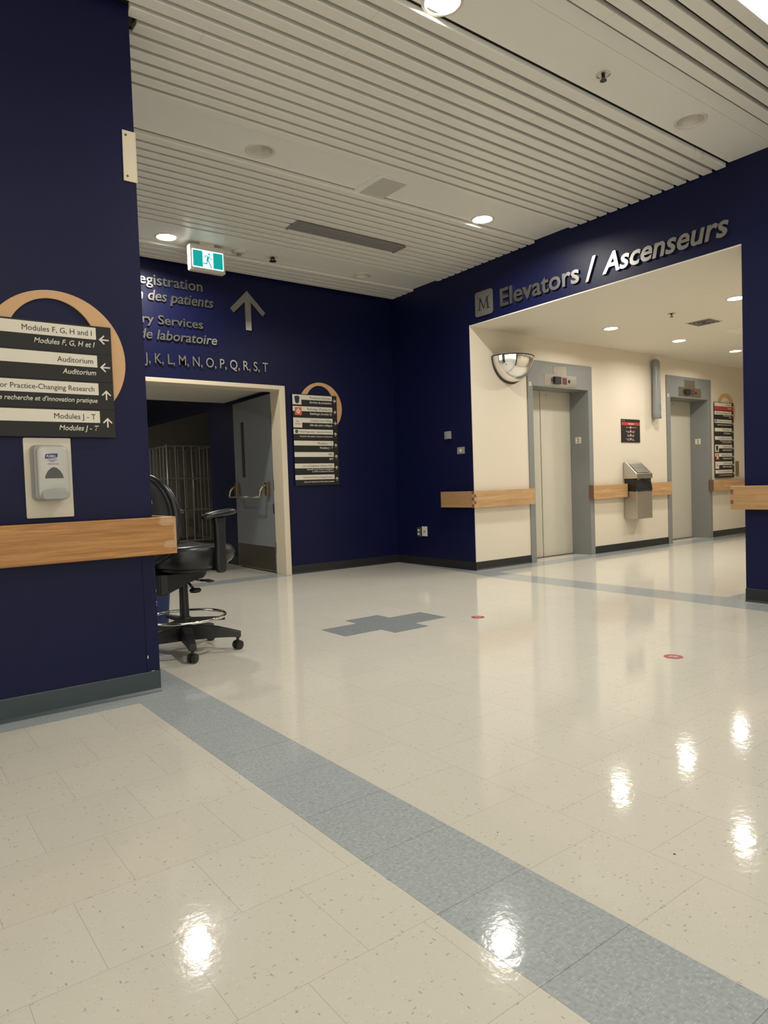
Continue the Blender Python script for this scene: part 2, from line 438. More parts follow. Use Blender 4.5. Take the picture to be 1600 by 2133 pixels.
def text_bm(s, shear=0.0, bold=0.0, depth=0.0):
    cu = bpy.data.curves.new('t', 'FONT'); cu.body = s; cu.size = 1.0; cu.resolution_u = 3
    cu.shear = shear; cu.offset = bold; cu.extrude = depth
    o = bpy.data.objects.new('t', cu); COL.objects.link(o)
    dg = bpy.context.evaluated_depsgraph_get()
    me = bpy.data.meshes.new_from_object(o.evaluated_get(dg))
    bm = bmesh.new(); bm.from_mesh(me)
    bpy.data.objects.remove(o); bpy.data.curves.remove(cu); bpy.data.meshes.remove(me)
    bmesh.ops.remove_doubles(bm, verts=bm.verts, dist=1e-5)
    return bm
_cap = {}
def cap_height():
    if 'c' not in _cap:
        b = text_bm('H'); _cap['c'] = max(v.co.y for v in b.verts); b.free()
    return _cap['c']
def text_obj(name, s, m, parent, base, cap, x0=None, x1=None, xc=None, width=None, maxw=None, z=0.001, thick=0.0006, shear=0.0, bold=0.0, aspect=1.0):
    """writing on the local XY plane, baseline y=base; align by x0 (left), x1 (right) or xc (centre)"""
    bm = text_bm(s, shear, bold, 0.0)
    lo = min(v.co.x for v in bm.verts); hi = max(v.co.x for v in bm.verts)
    sy = cap / cap_height(); sx = sy * aspect
    if width: sx = width / (hi - lo)
    elif maxw and (hi - lo) * sx > maxw: sx = maxw / (hi - lo)
    wd = (hi - lo) * sx
    left = x0 if x0 is not None else (x1 - wd if x1 is not None else xc - wd / 2)
    for v in bm.verts: v.co = Vector((left + (v.co.x - lo) * sx, base + v.co.y * sy, z))
    g = bmesh.ops.extrude_face_region(bm, geom=bm.faces[:])
    bmesh.ops.translate(bm, verts=[e for e in g['geom'] if isinstance(e, bmesh.types.BMVert)], vec=(0, 0, thick))
    bmesh.ops.recalc_face_normals(bm, faces=bm.faces)
    me = bpy.data.meshes.new(name); bm.to_mesh(me); bm.free()
    return link(name, me, m, parent)
def letter_row(parent, s, m, base, cap, x0, x1, z0=0.006, thick=0.012, shear=0.0, bold=0.0):
    """each raised letter a mesh of its own"""
    bm = text_bm(s, shear, bold, 0.0)
    lo = min(v.co.x for v in bm.verts); hi = max(v.co.x for v in bm.verts)
    sy = cap / cap_height(); sx = (x1 - x0) / (hi - lo)
    for v in bm.verts: v.co = Vector((x0 + (v.co.x - lo) * sx, base + v.co.y * sy, z0))
    seen = set(); isl = []
    for v in bm.verts:
        if v in seen: continue
        st = [v]; comp = []
        seen.add(v)
        while st:
            q = st.pop(); comp.append(q)
            for e in q.link_edges:
                ov = e.other_vert(q)
                if ov not in seen: seen.add(ov); st.append(ov)
        isl.append(comp)
    items = [[min(v.co.x for v in c), max(v.co.x for v in c), c] for c in isl]
    items.sort(key=lambda t: t[0]); groups = []
    for a, b, c in items:
        if groups:
            ga, gb, gc = groups[-1]
            ov = min(b, gb) - max(a, ga)
            if ov > 0.6 * min(b - a, gb - ga):
                groups[-1] = [min(a, ga), max(b, gb), gc + c]; continue
        groups.append([a, b, list(c)])
    for a, b, c in groups:
        ids = {v: i for i, v in enumerate(c)}
        nb = bmesh.new(); vs = [nb.verts.new(v.co) for v in c]
        for f in bm.faces:
            if f.verts[0] in ids: nb.faces.new([vs[ids[v]] for v in f.verts])
        g = bmesh.ops.extrude_face_region(nb, geom=nb.faces[:])
        bmesh.ops.translate(nb, verts=[e for e in g['geom'] if isinstance(e, bmesh.types.BMVert)], vec=(0, 0, thick))
        bmesh.ops.recalc_face_normals(nb, faces=nb.faces)
        me = bpy.data.meshes.new('letter'); nb.to_mesh(me); nb.free()
        link('letter', me, m, parent)
    bm.free()

ARROW = [(0.0, 0.5), (-0.475, 0.01), (-0.39, -0.09), (-0.07, 0.21), (-0.07, -0.5), (0.07, -0.5), (0.07, 0.21), (0.39, -0.09), (0.475, 0.01)]
def arrow_obj(name, m, parent, cx, cy, h, direction, z0, z1, wide=1.0):
    pts = []
    for x, y in ARROW:
        x *= h * wide; y *= h
        if direction == 'left': x, y = -y, x
        elif direction == 'right': x, y = y, -x
        pts.append((cx + x, cy + y))
    return prism(name, m, parent, pts, z0, z1)

# ================================================================ SETTING
PZ, SZ = 3.400, 3.375                 # flat panels and slat undersides
K = 0.9937
# floor
struct(box('floor', 'cream_floor', None, -4.2, 13.4, -4.2, 16, -0.06, 0.0), 'cream speckled vinyl tile floor')
def strip(name, pts, label, m='blue_vinyl'):
    return struct(prism(name, m, None, pts, 0.0, 0.0008), label)
strip('trim_1', [(1.022, -4), (1.326, -4), (1.326, 6.97), (1.18, 6.97), (1.18, 3.50), (1.022, 3.50)], 'wide blue-grey vinyl stripe running from lower right to the near wall corner')
strip('trim_2', [(-4, 3.337), (1.022, 3.337), (1.022, 3.48), (-4, 3.48)], 'narrow blue-grey border along the foot of the near blue wall')
strip('trim_3', [(5.525, 7.04), (5.393, 5.886), (5.36, 5.627), (5.307, 5.362), (5.255, 5.118), (5.24, 4.906), (5.225, 4.2), (5.20, 3.2), (5.155, 2.3), (5.11, 0), (5.02, -4),
                 (5.40, -4), (5.47, 2.55), (5.56, 2.55), (5.56, 2.79), (5.595, 5.33), (5.60, 5.62), (5.57, 7.04)], 'blue-grey border across the lobby threshold')
strip('trim_4', [(5.604, 5.345), (12.9, 5.345), (12.9, 5.62), (5.604, 5.62)], 'blue-grey border along the lobby wall')
strip('trim_5', [(5.565, 2.60), (12.9, 2.60), (12.9, 2.79), (5.565, 2.79)], 'blue-grey border at the back of the pillar')
strip('trim_6', [(1.33, 6.99), (3.9, 6.99), (3.95, 7.035), (5.52, 7.035), (5.57, 7.08), (4.0, 7.10), (3.92, 7.29), (1.33, 7.29)], 'blue-grey border under the double door')

# walls
struct(box('wall_left', 'navy', None, -4.0, 1.168, 3.48, 3.80, 0, SZ + 0.02), 'near dark blue wall')
wl_ = bpy.data.objects['wall_left']
cg_ = MB().prism([(1.108, 0.107), (1.1715, 0.107), (1.1715, 0.69), (1.108, 0.69)], 0.0002, 0.0028).done('corner_guard', 'navy', wl_, bevel=0.0008)
cg_.matrix_local = LW
M['chip'] = mat('bare_plaster', (0.62, 0.60, 0.55), 0.7)
ct_ = MB()
for px_, pz_, w_, h_ in ((1.114, 0.181, 0.0030, 0.0085), (1.1705, 0.452, 0.0011, 0.006), (1.1706, 0.437, 0.0010, 0.004), (1.1706, 0.51, 0.0006, 0.008), (1.137, 0.1085, 0.009, 0.0012), (1.1706, 0.955, 0.0006, 0.012)):
    ct_.prism([(px_ - w_, pz_ - h_ * 0.4), (px_, pz_ - h_), (px_ + w_, pz_ - h_ * 0.2), (px_ + w_ * 0.6, pz_ + h_), (px_ - w_ * 0.7, pz_ + h_ * 0.8)], 0.0028, 0.0034)
ct_ = ct_.done('paint_chip', 'chip', wl_, merge=False); ct_.matrix_local = LW
struct(prism('wall_back', 'navy', None, [(-4, 0), (1.43, 0), (1.43, 2.185), (3.965, 2.185), (3.965, 0), (5.57, 0), (5.57, 3.7), (-4, 3.7)], -0.20, 0.0), 'far dark blue wall with the double door', BW)
struct(prism('wall_right', 'navy', None, [(-0.25, 0), (1.452, 0), (1.452, 2.760), (4.487, 2.760), (4.487, 0), (11.2, 0), (11.2, 3.7), (-0.25, 3.7)], -0.26, 0.0), 'dark blue wall around the elevator lobby opening', RW)
E1 = (6.472, 7.733); E2 = (9.512, 10.788)
lw_ = MB().prism([(5.5415, 0), (E1[0] + .02, 0), (E1[0] + .02, 2.44), (E1[1] - .02, 2.44), (E1[1] - .02, 0), (E2[0] + .02, 0), (E2[0] + .02, 2.45), (E2[1] - .02, 2.45),
        (E2[1] - .02, 0), (13.2, 0), (13.2, 2.80), (5.5415, 2.80)], -0.012, 0.0)
lw_.prism([(5.70, 0), (E1[0] + .02, 0), (E1[0] + .02, 2.44), (E1[1] - .02, 2.44), (E1[1] - .02, 0), (E2[0] + .02, 0), (E2[0] + .02, 2.45), (E2[1] - .02, 2.45),
        (E2[1] - .02, 0), (13.2, 0), (13.2, 2.80), (5.70, 2.80)], -0.40, -0.012)
struct(lw_.done('wall_lobby', 'cream_wall', None, merge=False), 'cream wall with the two elevators', CW)
struct(box('wall_lobby_near', 'cream_wall', None, 5.75, 13.2, 2.30, 2.585, 0, 2.80))
struct(box('wall_lobby_end', 'cream_wall', None, 13.0, 13.2, 2.585, 5.62, 0, 2.80))
# corridor behind the double door
struct(box('wall_corridor_right', 'navy', None, 4.03, 4.20, 7.28, 9.40, 0, 2.9))
struct(box('trim_7', 'navy', None, 4.03, 4.20, 9.40, 14.5, 2.19, 2.9))
struct(box('baseboard_corridor', 'black_base', None, 4.018, 4.03, 7.28, 9.40, 0, 0.11))
struct(box('wall_corridor_left', 'navy', None, 0.9, 1.1, 7.28, 14.5, 0, 2.9))
struct(box('wall_corridor_end', 'grey_wall', None, 1.1, 7.2, 13.2, 13.4, 0, 2.9))
struct(box('wall_alcove_right', 'grey_wall', None, 7.0, 7.2, 9.0, 13.2, 0, 2.9))
struct(box('wall_alcove_near', 'grey_wall', None, 4.20, 7.0, 9.0, 9.2, 0, 2.9))
struct(box('ceiling_corridor', 'grey_ceiling', None, 1.1, 4.03, 7.28, 8.87, 2.20, 2.26))
struct(box('ceiling_corridor_far', 'grey_ceiling', None, 1.1, 7.0, 8.87, 13.2, 2.62, 2.70))

# baseboards
def base_poly(d):  # skirting profile with a coved toe
    return None
def baseboard(name, m, M4, x0, x1, h, label, toe=0.014):
    b = MB()
    prof = [(0, 0), (toe, 0), (toe - 0.002, 0.004), (0.006, 0.016), (0.004, h - 0.004), (0.002, h), (0, h)]
    rings = [[(x, y, z) for z, y in prof] for x in (x0, x1)]
    b.loft(rings)
    return struct(b.done(name, m), label, M4)
baseboard('baseboard_left', 'grey_base', LW, -4, 1.172, 0.106, 'grey-green rubber baseboard on the near blue wall', toe=0.022)
struct(box('baseboard_left_return', 'grey_base', None, 1.168, 1.173, 3.475, 3.80, 0, 0.106))
baseboard('baseboard_back', 'black_base', BW, 3.968, 5.57, 0.098, 'black baseboard on the far blue wall')
baseboard('baseboard_right', 'black_base', RW, 0.0, 1.462, 0.098, 'black baseboard between the far corner and the lobby')
baseboard('baseboard_pillar', 'black_base', RW, 4.484, 11.2, 0.105, 'black baseboard on the right pillar')
baseboard('baseboard_lobby', 'black_base', CW, 5.536, E1[0], 0.098, 'black baseboard left of the nearer elevator')
baseboard('baseboard_lobby_middle', 'black_base', CW, E1[1], E2[0], 0.098, 'black baseboard between the elevators')
baseboard('baseboard_lobby_far', 'black_base', CW, E2[1], 13.0, 0.098, 'black baseboard right of the farther elevator')

# ---------------------------------------------------------------- ceiling
ceil = thing('ceiling', 'pale metal slat ceiling with flat panels', None, kind='structure')
LIT = [(2.44, 2.60), (4.66, 4.52), (2.415, 6.43)]
DARK = [(4.615, 2.51), (2.385, 4.46), (4.69, 6.465)]
def slat(y0, y1, x0=-4.0):
    x1 = rwx((y0 + y1) / 2) - 0.006
    box('slat', 'slat', ceil, x0, x1, y0, y1, SZ, SZ + 0.034, bevel=0.004)
def slats(ya, yb, n):
    p = (yb - ya) / n
    for i in range(n):
        y0 = ya + i * p
        wall = 3.44 < y0 + p * 0.5 < 3.82
        slat(y0, y0 + p * 0.715, 1.236 if 3.50 < y0 < 3.60 else (1.172 if wall else -4.0))
YA0, YA1 = 2.700, 4.218           # slat band between the two near panels
slats(YA0, YA1, 14)
for a_, b_ in ((YA0, YA1 - 0.02), (4.640, 6.14), (6.590, 7.07), (1.722, 2.225), (0.74, 1.39)):
    box('recess_strip', 'plenum', ceil, -4 if b_ < 3.4 or a_ > 3.9 or a_ == YA0 else 1.3, rwx(a_) - 0.01, a_, b_, SZ + 0.046, SZ + 0.054)
YB0, YB1 = 4.640, 6.155
slats(YB0, YB1, 14)
slats(6.590, 7.05, 4)
slats(1.722, 2.240, 5)
slats(0.74, 1.40, 6)
PAN = [(2.345, 2.676), (4.222, 4.622), (6.160, 6.572)]
for (a, b) in PAN:
    hs = [(x, y, 0.088) for x, y in LIT + DARK if a < y < b]
    x1 = rwx((a + b) / 2) - 0.004
    holed('ceiling_panel', 'panel', ceil, -4, x1, a, b, PZ, hs)
box('ceiling_panel', 'panel', ceil, -4, rwx(2.3) - 0.005, 2.240, 2.343, PZ, PZ + 0.012)
holed('ceiling_panel', 'panel', ceil, -4, 5.40, -4, 0.735, PZ, [])
box('ceiling_deck', 'plenum', ceil, -4.2, 6.0, -4.2, 7.3, 3.56, 3.62)
# lobby ceiling
LOB = [(7.10, 4.87), (8.56, 4.86), (10.05, 4.86), (7.06, 3.40), (8.52, 3.40), (10.0, 3.40)]
e0, e1 = 5.63, 2.58
holed('ceiling_lobby', 'white_ceiling', None, 0, 0, 0, 0, 2.748, [(x, y, 0.078) for x, y in LOB], t=0.011,
      outline=[(rwx(e1) + 0.003, e1), (13.0, e1), (13.0, e0), (rwx(e0) + 0.003, e0)])
o = bpy.data.objects['ceiling_lobby']; struct(o, 'smooth cream lobby ceiling')

# ================================================================ DOORS
# double door, right leaf standing open
d1 = thing('door_1', 'cream steel frame with an open grey door leaf', None, BW, kind='structure')
fr = MB()
fr.prism([(1.43, 0), (1.50, 0), (1.50, 2.141), (3.900, 2.141), (3.900, 0), (3.970, 0), (3.970, 2.187), (1.43, 2.187)], -0.005, 0.018)
fr.done('door_frame', 'frame_cream', d1, bevel=0.004)
jm = MB(); jm.prism([(1.44, 0), (1.50, 0), (1.50, 2.141), (3.900, 2.141), (3.900, 0), (3.962, 0), (3.962, 2.18), (1.44, 2.18)], -0.215, -0.005)
jm.done('door_jamb', 'frame_cream', d1, bevel=0.003)
box('name_plate', 'sign_white', d1, 3.80, 3.87, 2.158, 2.176, 0.0182, 0.0195)
text_obj('lettering', '1-E', 'pink_white', d1, 2.160, 0.012, xc=2.64, z=0.0185)
# leaf in its own local frame: X along the leaf from the hinge, Y up, Z = room-side face
leaf = bpy.data.objects.new('door_leaf', None); COL.objects.link(leaf); leaf.parent = d1
LEAF_A = radians(87.0)
leaf.matrix_parent_inverse = Matrix.Identity(4)
# hinge axis at BW local (3.925, z, -0.215); leaf points away from the room (-z)
xa = Vector((sin(0.045), 0, -cos(0.045))); ya = Vector((0, 1, 0)); za = xa.cross(ya)
lm = Matrix((xa, ya, za)).transposed().to_4x4(); lm.translation = Vector((3.918, 0.012, -0.222))
leaf.matrix_local = lm
SGN = 1 if za.x < 0 else -1          # visible face looks toward -x
LW_ = 1.175
def lz(a, b): return (a, b) if SGN > 0 else (-b, -a)
z0, z1 = lz(-0.045, 0.0)
slab = MB()
slab.prism([(0.005, 0), (LW_, 0), (LW_, 2.12), (0.005, 2.12)], z0, z1)
slab.done('door_panel', 'leaf_grey', leaf, bevel=0.003)
z0, z1 = lz(0.0, 0.003)
MB().prism([(0.055, 0.012), (LW_ - 0.02, 0.012), (LW_ - 0.02, 0.300), (0.055, 0.300)], z0, z1).done('kick_plate', 'dark_steel', leaf)
z0, z1 = lz(0.0, 0.004)
MB().prism([(0.845, 1.155), (0.925, 1.155), (0.925, 1.86), (0.845, 1.86)], z0, z1).done('vision_strip', 'dark_slot', leaf)
for hz in (0.30, 1.04, 1.83):
    hb = MB(); a, b = lz(0.0, 0.004); hb.box(-0.012, 0.03, hz - 0.06, hz + 0.06, a, b)
    hb.tube([(-0.014, hz - 0.065, 0.010 * SGN), (-0.014, hz + 0.065, 0.010 * SGN)], 0.009)
    hb.done('hinge', 'brass', leaf)
# panic bar: two curved arms on housings with a rod between
pb = bpy.data.objects.new('panic_bar', None); COL.objects.link(pb); pb.parent = leaf; pb.matrix_parent_inverse = Matrix.Identity(4)
for i, px in enumerate((0.155, 1.085)):
    hb = MB(); a, b = lz(0.0, 0.045); hb.box(px - 0.033, px + 0.033, 0.915, 1.085, a, b)
    hb.tube([(px, 1.04, 0.045 * SGN), (px, 1.02, 0.085 * SGN), (px, 0.975, 0.118 * SGN), (px, 0.925, 0.130 * SGN), (px, 0.900, 0.131 * SGN)], 0.017)
    hb.done('bar_arm', 'brass', pb, bevel=0.004)
MB().tube([(0.155, 0.905, 0.131 * SGN), (1.085, 0.905, 0.131 * SGN)], 0.011).done('bar_rod', 'steel', pb, smooth=True)
st = MB(); a, b = lz(0.0, 0.001); st.box(0.035, 0.07, 0.70, 0.82, a, b); st.done('door_sticker', 'ink', leaf)

# elevators
def elevator(name, x0, x1, top, ix0, ix1, itop, label, seam, ind, tagtxt, num_z):
    e = thing(name, label, None, CW, kind='structure')
    MB().prism([(x0, 0), (ix0, 0), (ix0, itop), (ix1, itop), (ix1, 0), (x1, 0), (x1, top), (x0, top)], -0.285, 0.014).done('elevator_frame', 'lift_grey', e, bevel=0.004)
    for a, b in ((ix0 - 0.01, seam - 0.0025), (seam + 0.0025, ix1 + 0.01)):
        dp = box('door_panel', 'lift_door', e, a, b, 0.006, itop + 0.05, -0.325, -0.292 if a > seam else -0.300, bevel=0.002)
    box('door_sill', 'dark_steel', e, ix0, ix1, 0.0012, 0.006, -0.30, -0.262)
    MB().lathe([(0.007, 0), (0.007, 0.002)], (seam + 0.12, itop - 0.05, -0.291), 12).done('key_hole', 'dark_slot', e)
    px0, px1, pz0, pz1, ux0, ux1, uz1 = ind
    pl = MB(); pl.prism([(px0, pz0), (px1, pz0), (px1, pz1), (ux1, pz1), (ux1, uz1), (ux0, uz1), (ux0, pz1), (px0, pz1)], 0.0142, 0.019)
    plate = pl.done('indicator_plate', 'steel', e, bevel=0.001)
    w_ = px1 - px0; c = (pz0 + pz1) / 2
    for a, b, h, mm in ((0.205, 0.255, 0.036, 'dark_slot'), (0.275, 0.470, 0.088, 'black'), (0.555, 0.685, 0.084, 'led_red'), (0.735, 0.79, 0.040, 'dark_slot')):
        box('indicator_lamp', mm, plate, px0 + a * w_, px0 + b * w_, c - h / 2, c + h / 2, 0.019, 0.022 if mm != 'black' else 0.045, bevel=0.002)
    np_ = bpy.data.objects.new('floor_number_plate', None); COL.objects.link(np_); np_.parent = e; np_.matrix_parent_inverse = Matrix.Identity(4)
    xa_ = Vector((0, 0, 1)); ya_ = Vector((0, 1, 0)); za_ = xa_.cross(ya_)     # faces -x
    mm_ = Matrix((xa_, ya_, za_)).transposed().to_4x4(); mm_.translation = Vector((ix1 - 0.0005, num_z, -0.158))
    np_.matrix_local = mm_
    box('plate', 'sign_white', np_, -0.045, 0.045, -0.042, 0.042, 0, 0.003)
    text_obj('number', '2', 'ink', np_, -0.026, 0.054, xc=0.0, z=0.0032)
    tg = box('number_tag', 'sign_white', e, x0 + 0.02, x0 + 0.062, itop - 0.005, itop + 0.042, 0.0142, 0.0165)
    text_obj('number', tagtxt, 'ink', tg, itop + 0.006, 0.026, xc=x0 + 0.041, z=0.0167)
    return e
elevator('door_2', E1[0], E1[1], 2.462, 6.563, 7.648, 2.150, 'nearer elevator with grey steel frame and pale doors', 7.055,
         (6.779, 7.405, 2.166, 2.312, 6.955, 7.20, 2.424), '2', 1.512)
elevator('door_3', E2[0], E2[1], 2.485, 9.612, 10.690, 2.168, 'farther elevator with grey steel frame and pale doors', 10.09,
         (9.828, 10.476, 2.188, 2.328, 9.994, 10.30, 2.440), '4', 1.532)

# ================================================================ LAMPS
def downlight(x, y, z, lit, label, e, group, r=0.088):
    t = thing('downlight', label, 'ceiling light', loc=(x, y, z), group=group)
    MB().lathe([(r - 0.004, 0.001), (r + 0.016, 0.001), (r + 0.018, -0.002), (r + 0.010, -0.007), (r - 0.002, -0.006), (r - 0.004, 0.001)], n=48).loft([]) if False else None
    b = MB(); n = 48
    prof = [(r - 0.004, 0.010), (r - 0.004, -0.004), (r + 0.006, -0.008), (r + 0.016, -0.006), (r + 0.019, -0.0005), (r + 0.0195, 0.0)]
    b.loft([[(q * cos(2 * pi * i / n), q * sin(2 * pi * i / n), h) for i in range(n)] for q, h in prof], cap=False)
    b.done('trim_ring', 'white_plastic' if not lit else 'white_plastic', t, smooth=True)
    if lit:
        MB().lathe([(r - 0.005, 0.004), (r - 0.005, 0.010), (r - 0.02, 0.012)], n=48).done('lens', 'lens', t)
        area_light('downlight_lamp', (0, 0, 0.001), 2 * r - 0.02, e, t)
    else:
        b = MB(); prof = [(r - 0.004, 0.008), (r - 0.012, 0.030), (r - 0.03, 0.058), (r - 0.055, 0.074), (0.002, 0.080)]
        b.loft([[(q * cos(2 * pi * i / n), q * sin(2 * pi * i / n), h) for i in range(n)] for q, h in prof], cap=False)
        b.done('reflector', 'dead_lens', t, smooth=True)
    return t
downlight(*LIT[0], PZ, True, 'lit downlight cut off by the top edge, in the nearest flat ceiling panel', E_HALL, 'lit hall downlights')
downlight(*LIT[1], PZ, True, 'lit downlight right of the square air diffuser, above the elevators lettering', E_HALL, 'lit hall downlights')
downlight(*LIT[2], PZ, True, 'lit downlight left of the green exit sign', E_HALL, 'lit hall downlights')
downlight(*DARK[0], PZ, False, 'unlit round downlight by the ceiling sprinkler, nearest the right wall', 0, 'unlit hall downlights')
downlight(*DARK[1], PZ, False, 'unlit round downlight in the middle ceiling panel, left of the square diffuser', 0, 'unlit hall downlights')
downlight(*DARK[2], PZ, False, 'unlit round downlight near the far wall, right of the exit sign', 0, 'unlit hall downlights')
LL = ['lit lobby downlight above the nearer elevator', 'lit lobby downlight between the two elevators', 'lit lobby downlight beside the pillar edge, farthest and lowest of the four',
      'lit lobby downlight beside the pillar edge, highest of the four', 'lit lobby downlight hidden behind the pillar, second along', 'lit lobby downlight hidden behind the pillar, third along']
for (x, y), l in zip(LOB, LL):
    downlight(x, y, 2.748, True, l, E_LOBBY, 'lobby downlights', r=0.078)
downlight(2.3, 10.6, 2.618, True, 'added unseen light brightening the corridor beyond the double door, hidden by the near wall', 24.0, 'added corridor lights')  # unseen lamp added to brighten the corridor and the cage
# long fluorescent trough over the camera's right shoulder
def trough(x0, x1, y0, y1, label, drop=False):
    t = thing('fluorescent_fixture', label, 'ceiling light', loc=((x0 + x1) / 2, (y0 + y1) / 2, PZ if drop else SZ))
    hx, hy = (x1 - x0) / 2, (y1 - y0) / 2
    if drop:  # dropped shape throws light sideways along the ceiling; used for the added fills
        box('housing', 'white_plastic', t, -hx, hx, -hy, hy, -0.030, -0.001)
        box('diffuser', 'tube_lens', t, -hx + 0.01, hx - 0.01, -hy + 0.01, hy - 0.01, -0.085, -0.030, bevel=0.02)
        area_light('fixture_lamp', (0, 0, -0.087), 2 * hx - 0.02, E_TUBE, t, 'RECTANGLE', 2 * hy - 0.02)
    else:
        box('housing', 'white_plastic', t, -hx, hx, -hy, hy, 0.03, 0.09)
        box('diffuser', 'tube_lens', t, -hx + 0.004, hx - 0.004, -hy + 0.004, hy - 0.004, 0.004, 0.03)
        area_light('fixture_lamp', (0, 0, 0.002), 2 * hx - 0.02, E_TUBE * 1.6, t, 'RECTANGLE', 2 * hy - 0.02)
trough(3.15, 5.40, 1.415, 1.715, 'bright fluorescent ceiling fixture at the top right corner')
trough(-2.6, 1.6, 0.10, 0.42, 'added long fill light on the ceiling behind the camera, out of view', True)  # added out of view to fill the near floor and ceiling
trough(-2.6, 4.6, -2.4, -2.1, 'second added fill light on the ceiling far behind the camera, out of view', True)  # another fill lamp added behind the camera

# ================================================================ SIGNS
SW = 0.612; SH = 0.1340
def ring(parent, cx, cy, ro, icx, icy, irx, iry, z0, z1):
    n = 72; b = MB()
    R = []
    for z in (z0, z1):
        R.append([(cx + ro * cos(2 * pi * i / n), cy + ro * sin(2 * pi * i / n), z) for i in range(n)])
    I = []
    for z in (z0, z1):
        I.append([(icx + irx * cos(2 * pi * i / n), icy + iry * sin(2 * pi * i / n), z) for i in range(n)])
    b.loft([R[0], R[1], I[1], I[0], R[0]], cap=False)
    return b.done('wood_ring', 'ring_wood', parent)
def emblem(kind, p, y1):
    """small square mark at the left of a panel"""
    if kind == 'shield':
        box('emblem_square', 'sign_white', p, 0.0, 0.118, y1 - 0.122, y1 - 0.0075, 0.010, 0.0116)
        c = 0.060
        em = prism('emblem', 'badge', p, [(c - 0.036, y1 - 0.034), (c - 0.022, y1 - 0.024), (c, y1 - 0.021), (c + 0.022, y1 - 0.024), (c + 0.036, y1 - 0.034), (c + 0.030, y1 - 0.062),
              (c + 0.026, y1 - 0.092), (c + 0.015, y1 - 0.107), (c, y1 - 0.111), (c - 0.015, y1 - 0.107), (c - 0.026, y1 - 0.092), (c - 0.030, y1 - 0.062)], 0.0116, 0.0128)
    elif kind == 'orange':
        box('emblem_square', 'sign_orange', p, 0.027, 0.118, y1 - 0.112, y1 - 0.020, 0.010, 0.0118)
        c = 0.072; k = y1 - 0.066
        prism('emblem', 'sign_white', p, [(c - 0.004, k + 0.036), (c + 0.004, k + 0.036), (c + 0.008, k + 0.018), (c + 0.024, k + 0.012), (c + 0.026, k - 0.002), (c + 0.020, k - 0.020), (c + 0.010, k - 0.026),
              (c - 0.010, k - 0.026), (c - 0.020, k - 0.020), (c - 0.026, k - 0.002), (c - 0.024, k + 0.012), (c - 0.008, k + 0.018)], 0.0118, 0.0126)
        box('emblem', 'sign_orange', p, c - 0.009, c + 0.009, k - 0.008, k + 0.004, 0.0126, 0.0132)
    elif kind == 'script':
        box('emblem_square', 'sign_white', p, 0.0, 0.118, y1 - 0.122, y1 - 0.0075, 0.010, 0.0116)
        text_obj('emblem', 'Tim', 'script_red', p, y1 - 0.060, 0.020, xc=0.056, z=0.0117, shear=0.25, bold=0.01)
        text_obj('emblem', 'Hortons', 'script_red', p, y1 - 0.087, 0.018, xc=0.058, width=0.074, z=0.0117, shear=0.25, bold=0.01)
    elif kind == 'green':
        MB().lathe([(0.021, 0.0112), (0.021, 0.0126)], (0.040, y1 - 0.034, 0), 24).done('emblem', 'sign_green', p)
def module(parent, y1, en, fr_, direction, em=None, red=False, bits=(0.026, 0.024), wid=None):
    p = box('sign_panel', 'sign_black', parent, 0, SW, y1 - SH + 0.0015, y1, 0, 0.010)
    if red:
        box('red_band', 'sign_red', p, 0, SW, y1 - SH + 0.004, y1 - 0.064, 0.010, 0.0112)
    box('text_strip', 'sign_white', p, 0.0, SW - 0.069, y1 - 0.064, y1 - 0.008, 0.010, 0.0112)
    if em: emblem(em, p, y1)
    xr = SW - 0.082
    left = {'shield': 0.125, 'orange': 0.130, 'script': 0.128, 'green': 0.075}.get(em, 0.012)
    ce, cf = bits
    text_obj('english_text', en, 'ink', p, y1 - 0.036 - ce / 2, ce, x1=xr - 0.006, maxw=xr - 0.006 - left, z=0.0113, aspect=0.95)
    lf = {'shield': 0.125, 'orange': 0.130, 'script': 0.125}.get(em, 0.012)
    lines = fr_.split('\n')
    if len(lines) == 1:
        text_obj('french_text', fr_, 'sign_white', p, y1 - 0.090 - cf / 2, cf, x1=xr + 0.006, maxw=xr - lf, z=0.0113 if red else 0.0101, shear=0.22, bold=0.012, aspect=0.92)
    else:
        for i, l in enumerate(lines):
            text_obj('french_text', l, 'sign_white', p, y1 - 0.086 - i * 0.026, 0.0165, x1=xr + 0.006, maxw=xr - lf, z=0.0101, shear=0.22, bold=0.012, aspect=0.92)
    if direction:
        arrow_obj('arrow', 'sign_white', p, SW - 0.034, y1 - 0.062, 0.046, direction, 0.0101, 0.0112)
DIR = {'prot': ('Protective Services', 'Services de protection', 'right', 'shield'),
       'radi': ('Radiology (Module X)', 'Radiologie (module X)', 'right', 'orange'),
       'crit': ('Critical Care Wing', 'Aile des soins critiques', 'right', 'script'),
       'regi': ('Patient Registration - Laboratory Services', 'Inscription des patients / Examens de laboratoire', 'up', 'green'),
       'modj': ('Modules J - T', 'Modules J - T', 'up', None),
       'mri': ('MRI', 'IRM', 'up', None),
       'link': ('Link to Rehabilitation, uOttawa, CHEO', "Passerelle vers le Centre de réadaptation,\nle CHEO et l'Université d'Ottawa", 'up', None),
       'prac': ('Centre for Practice-Changing Research', "Centre de recherche et d'innovation pratique", 'up', None)}
SMALL = (0.019, 0.017)
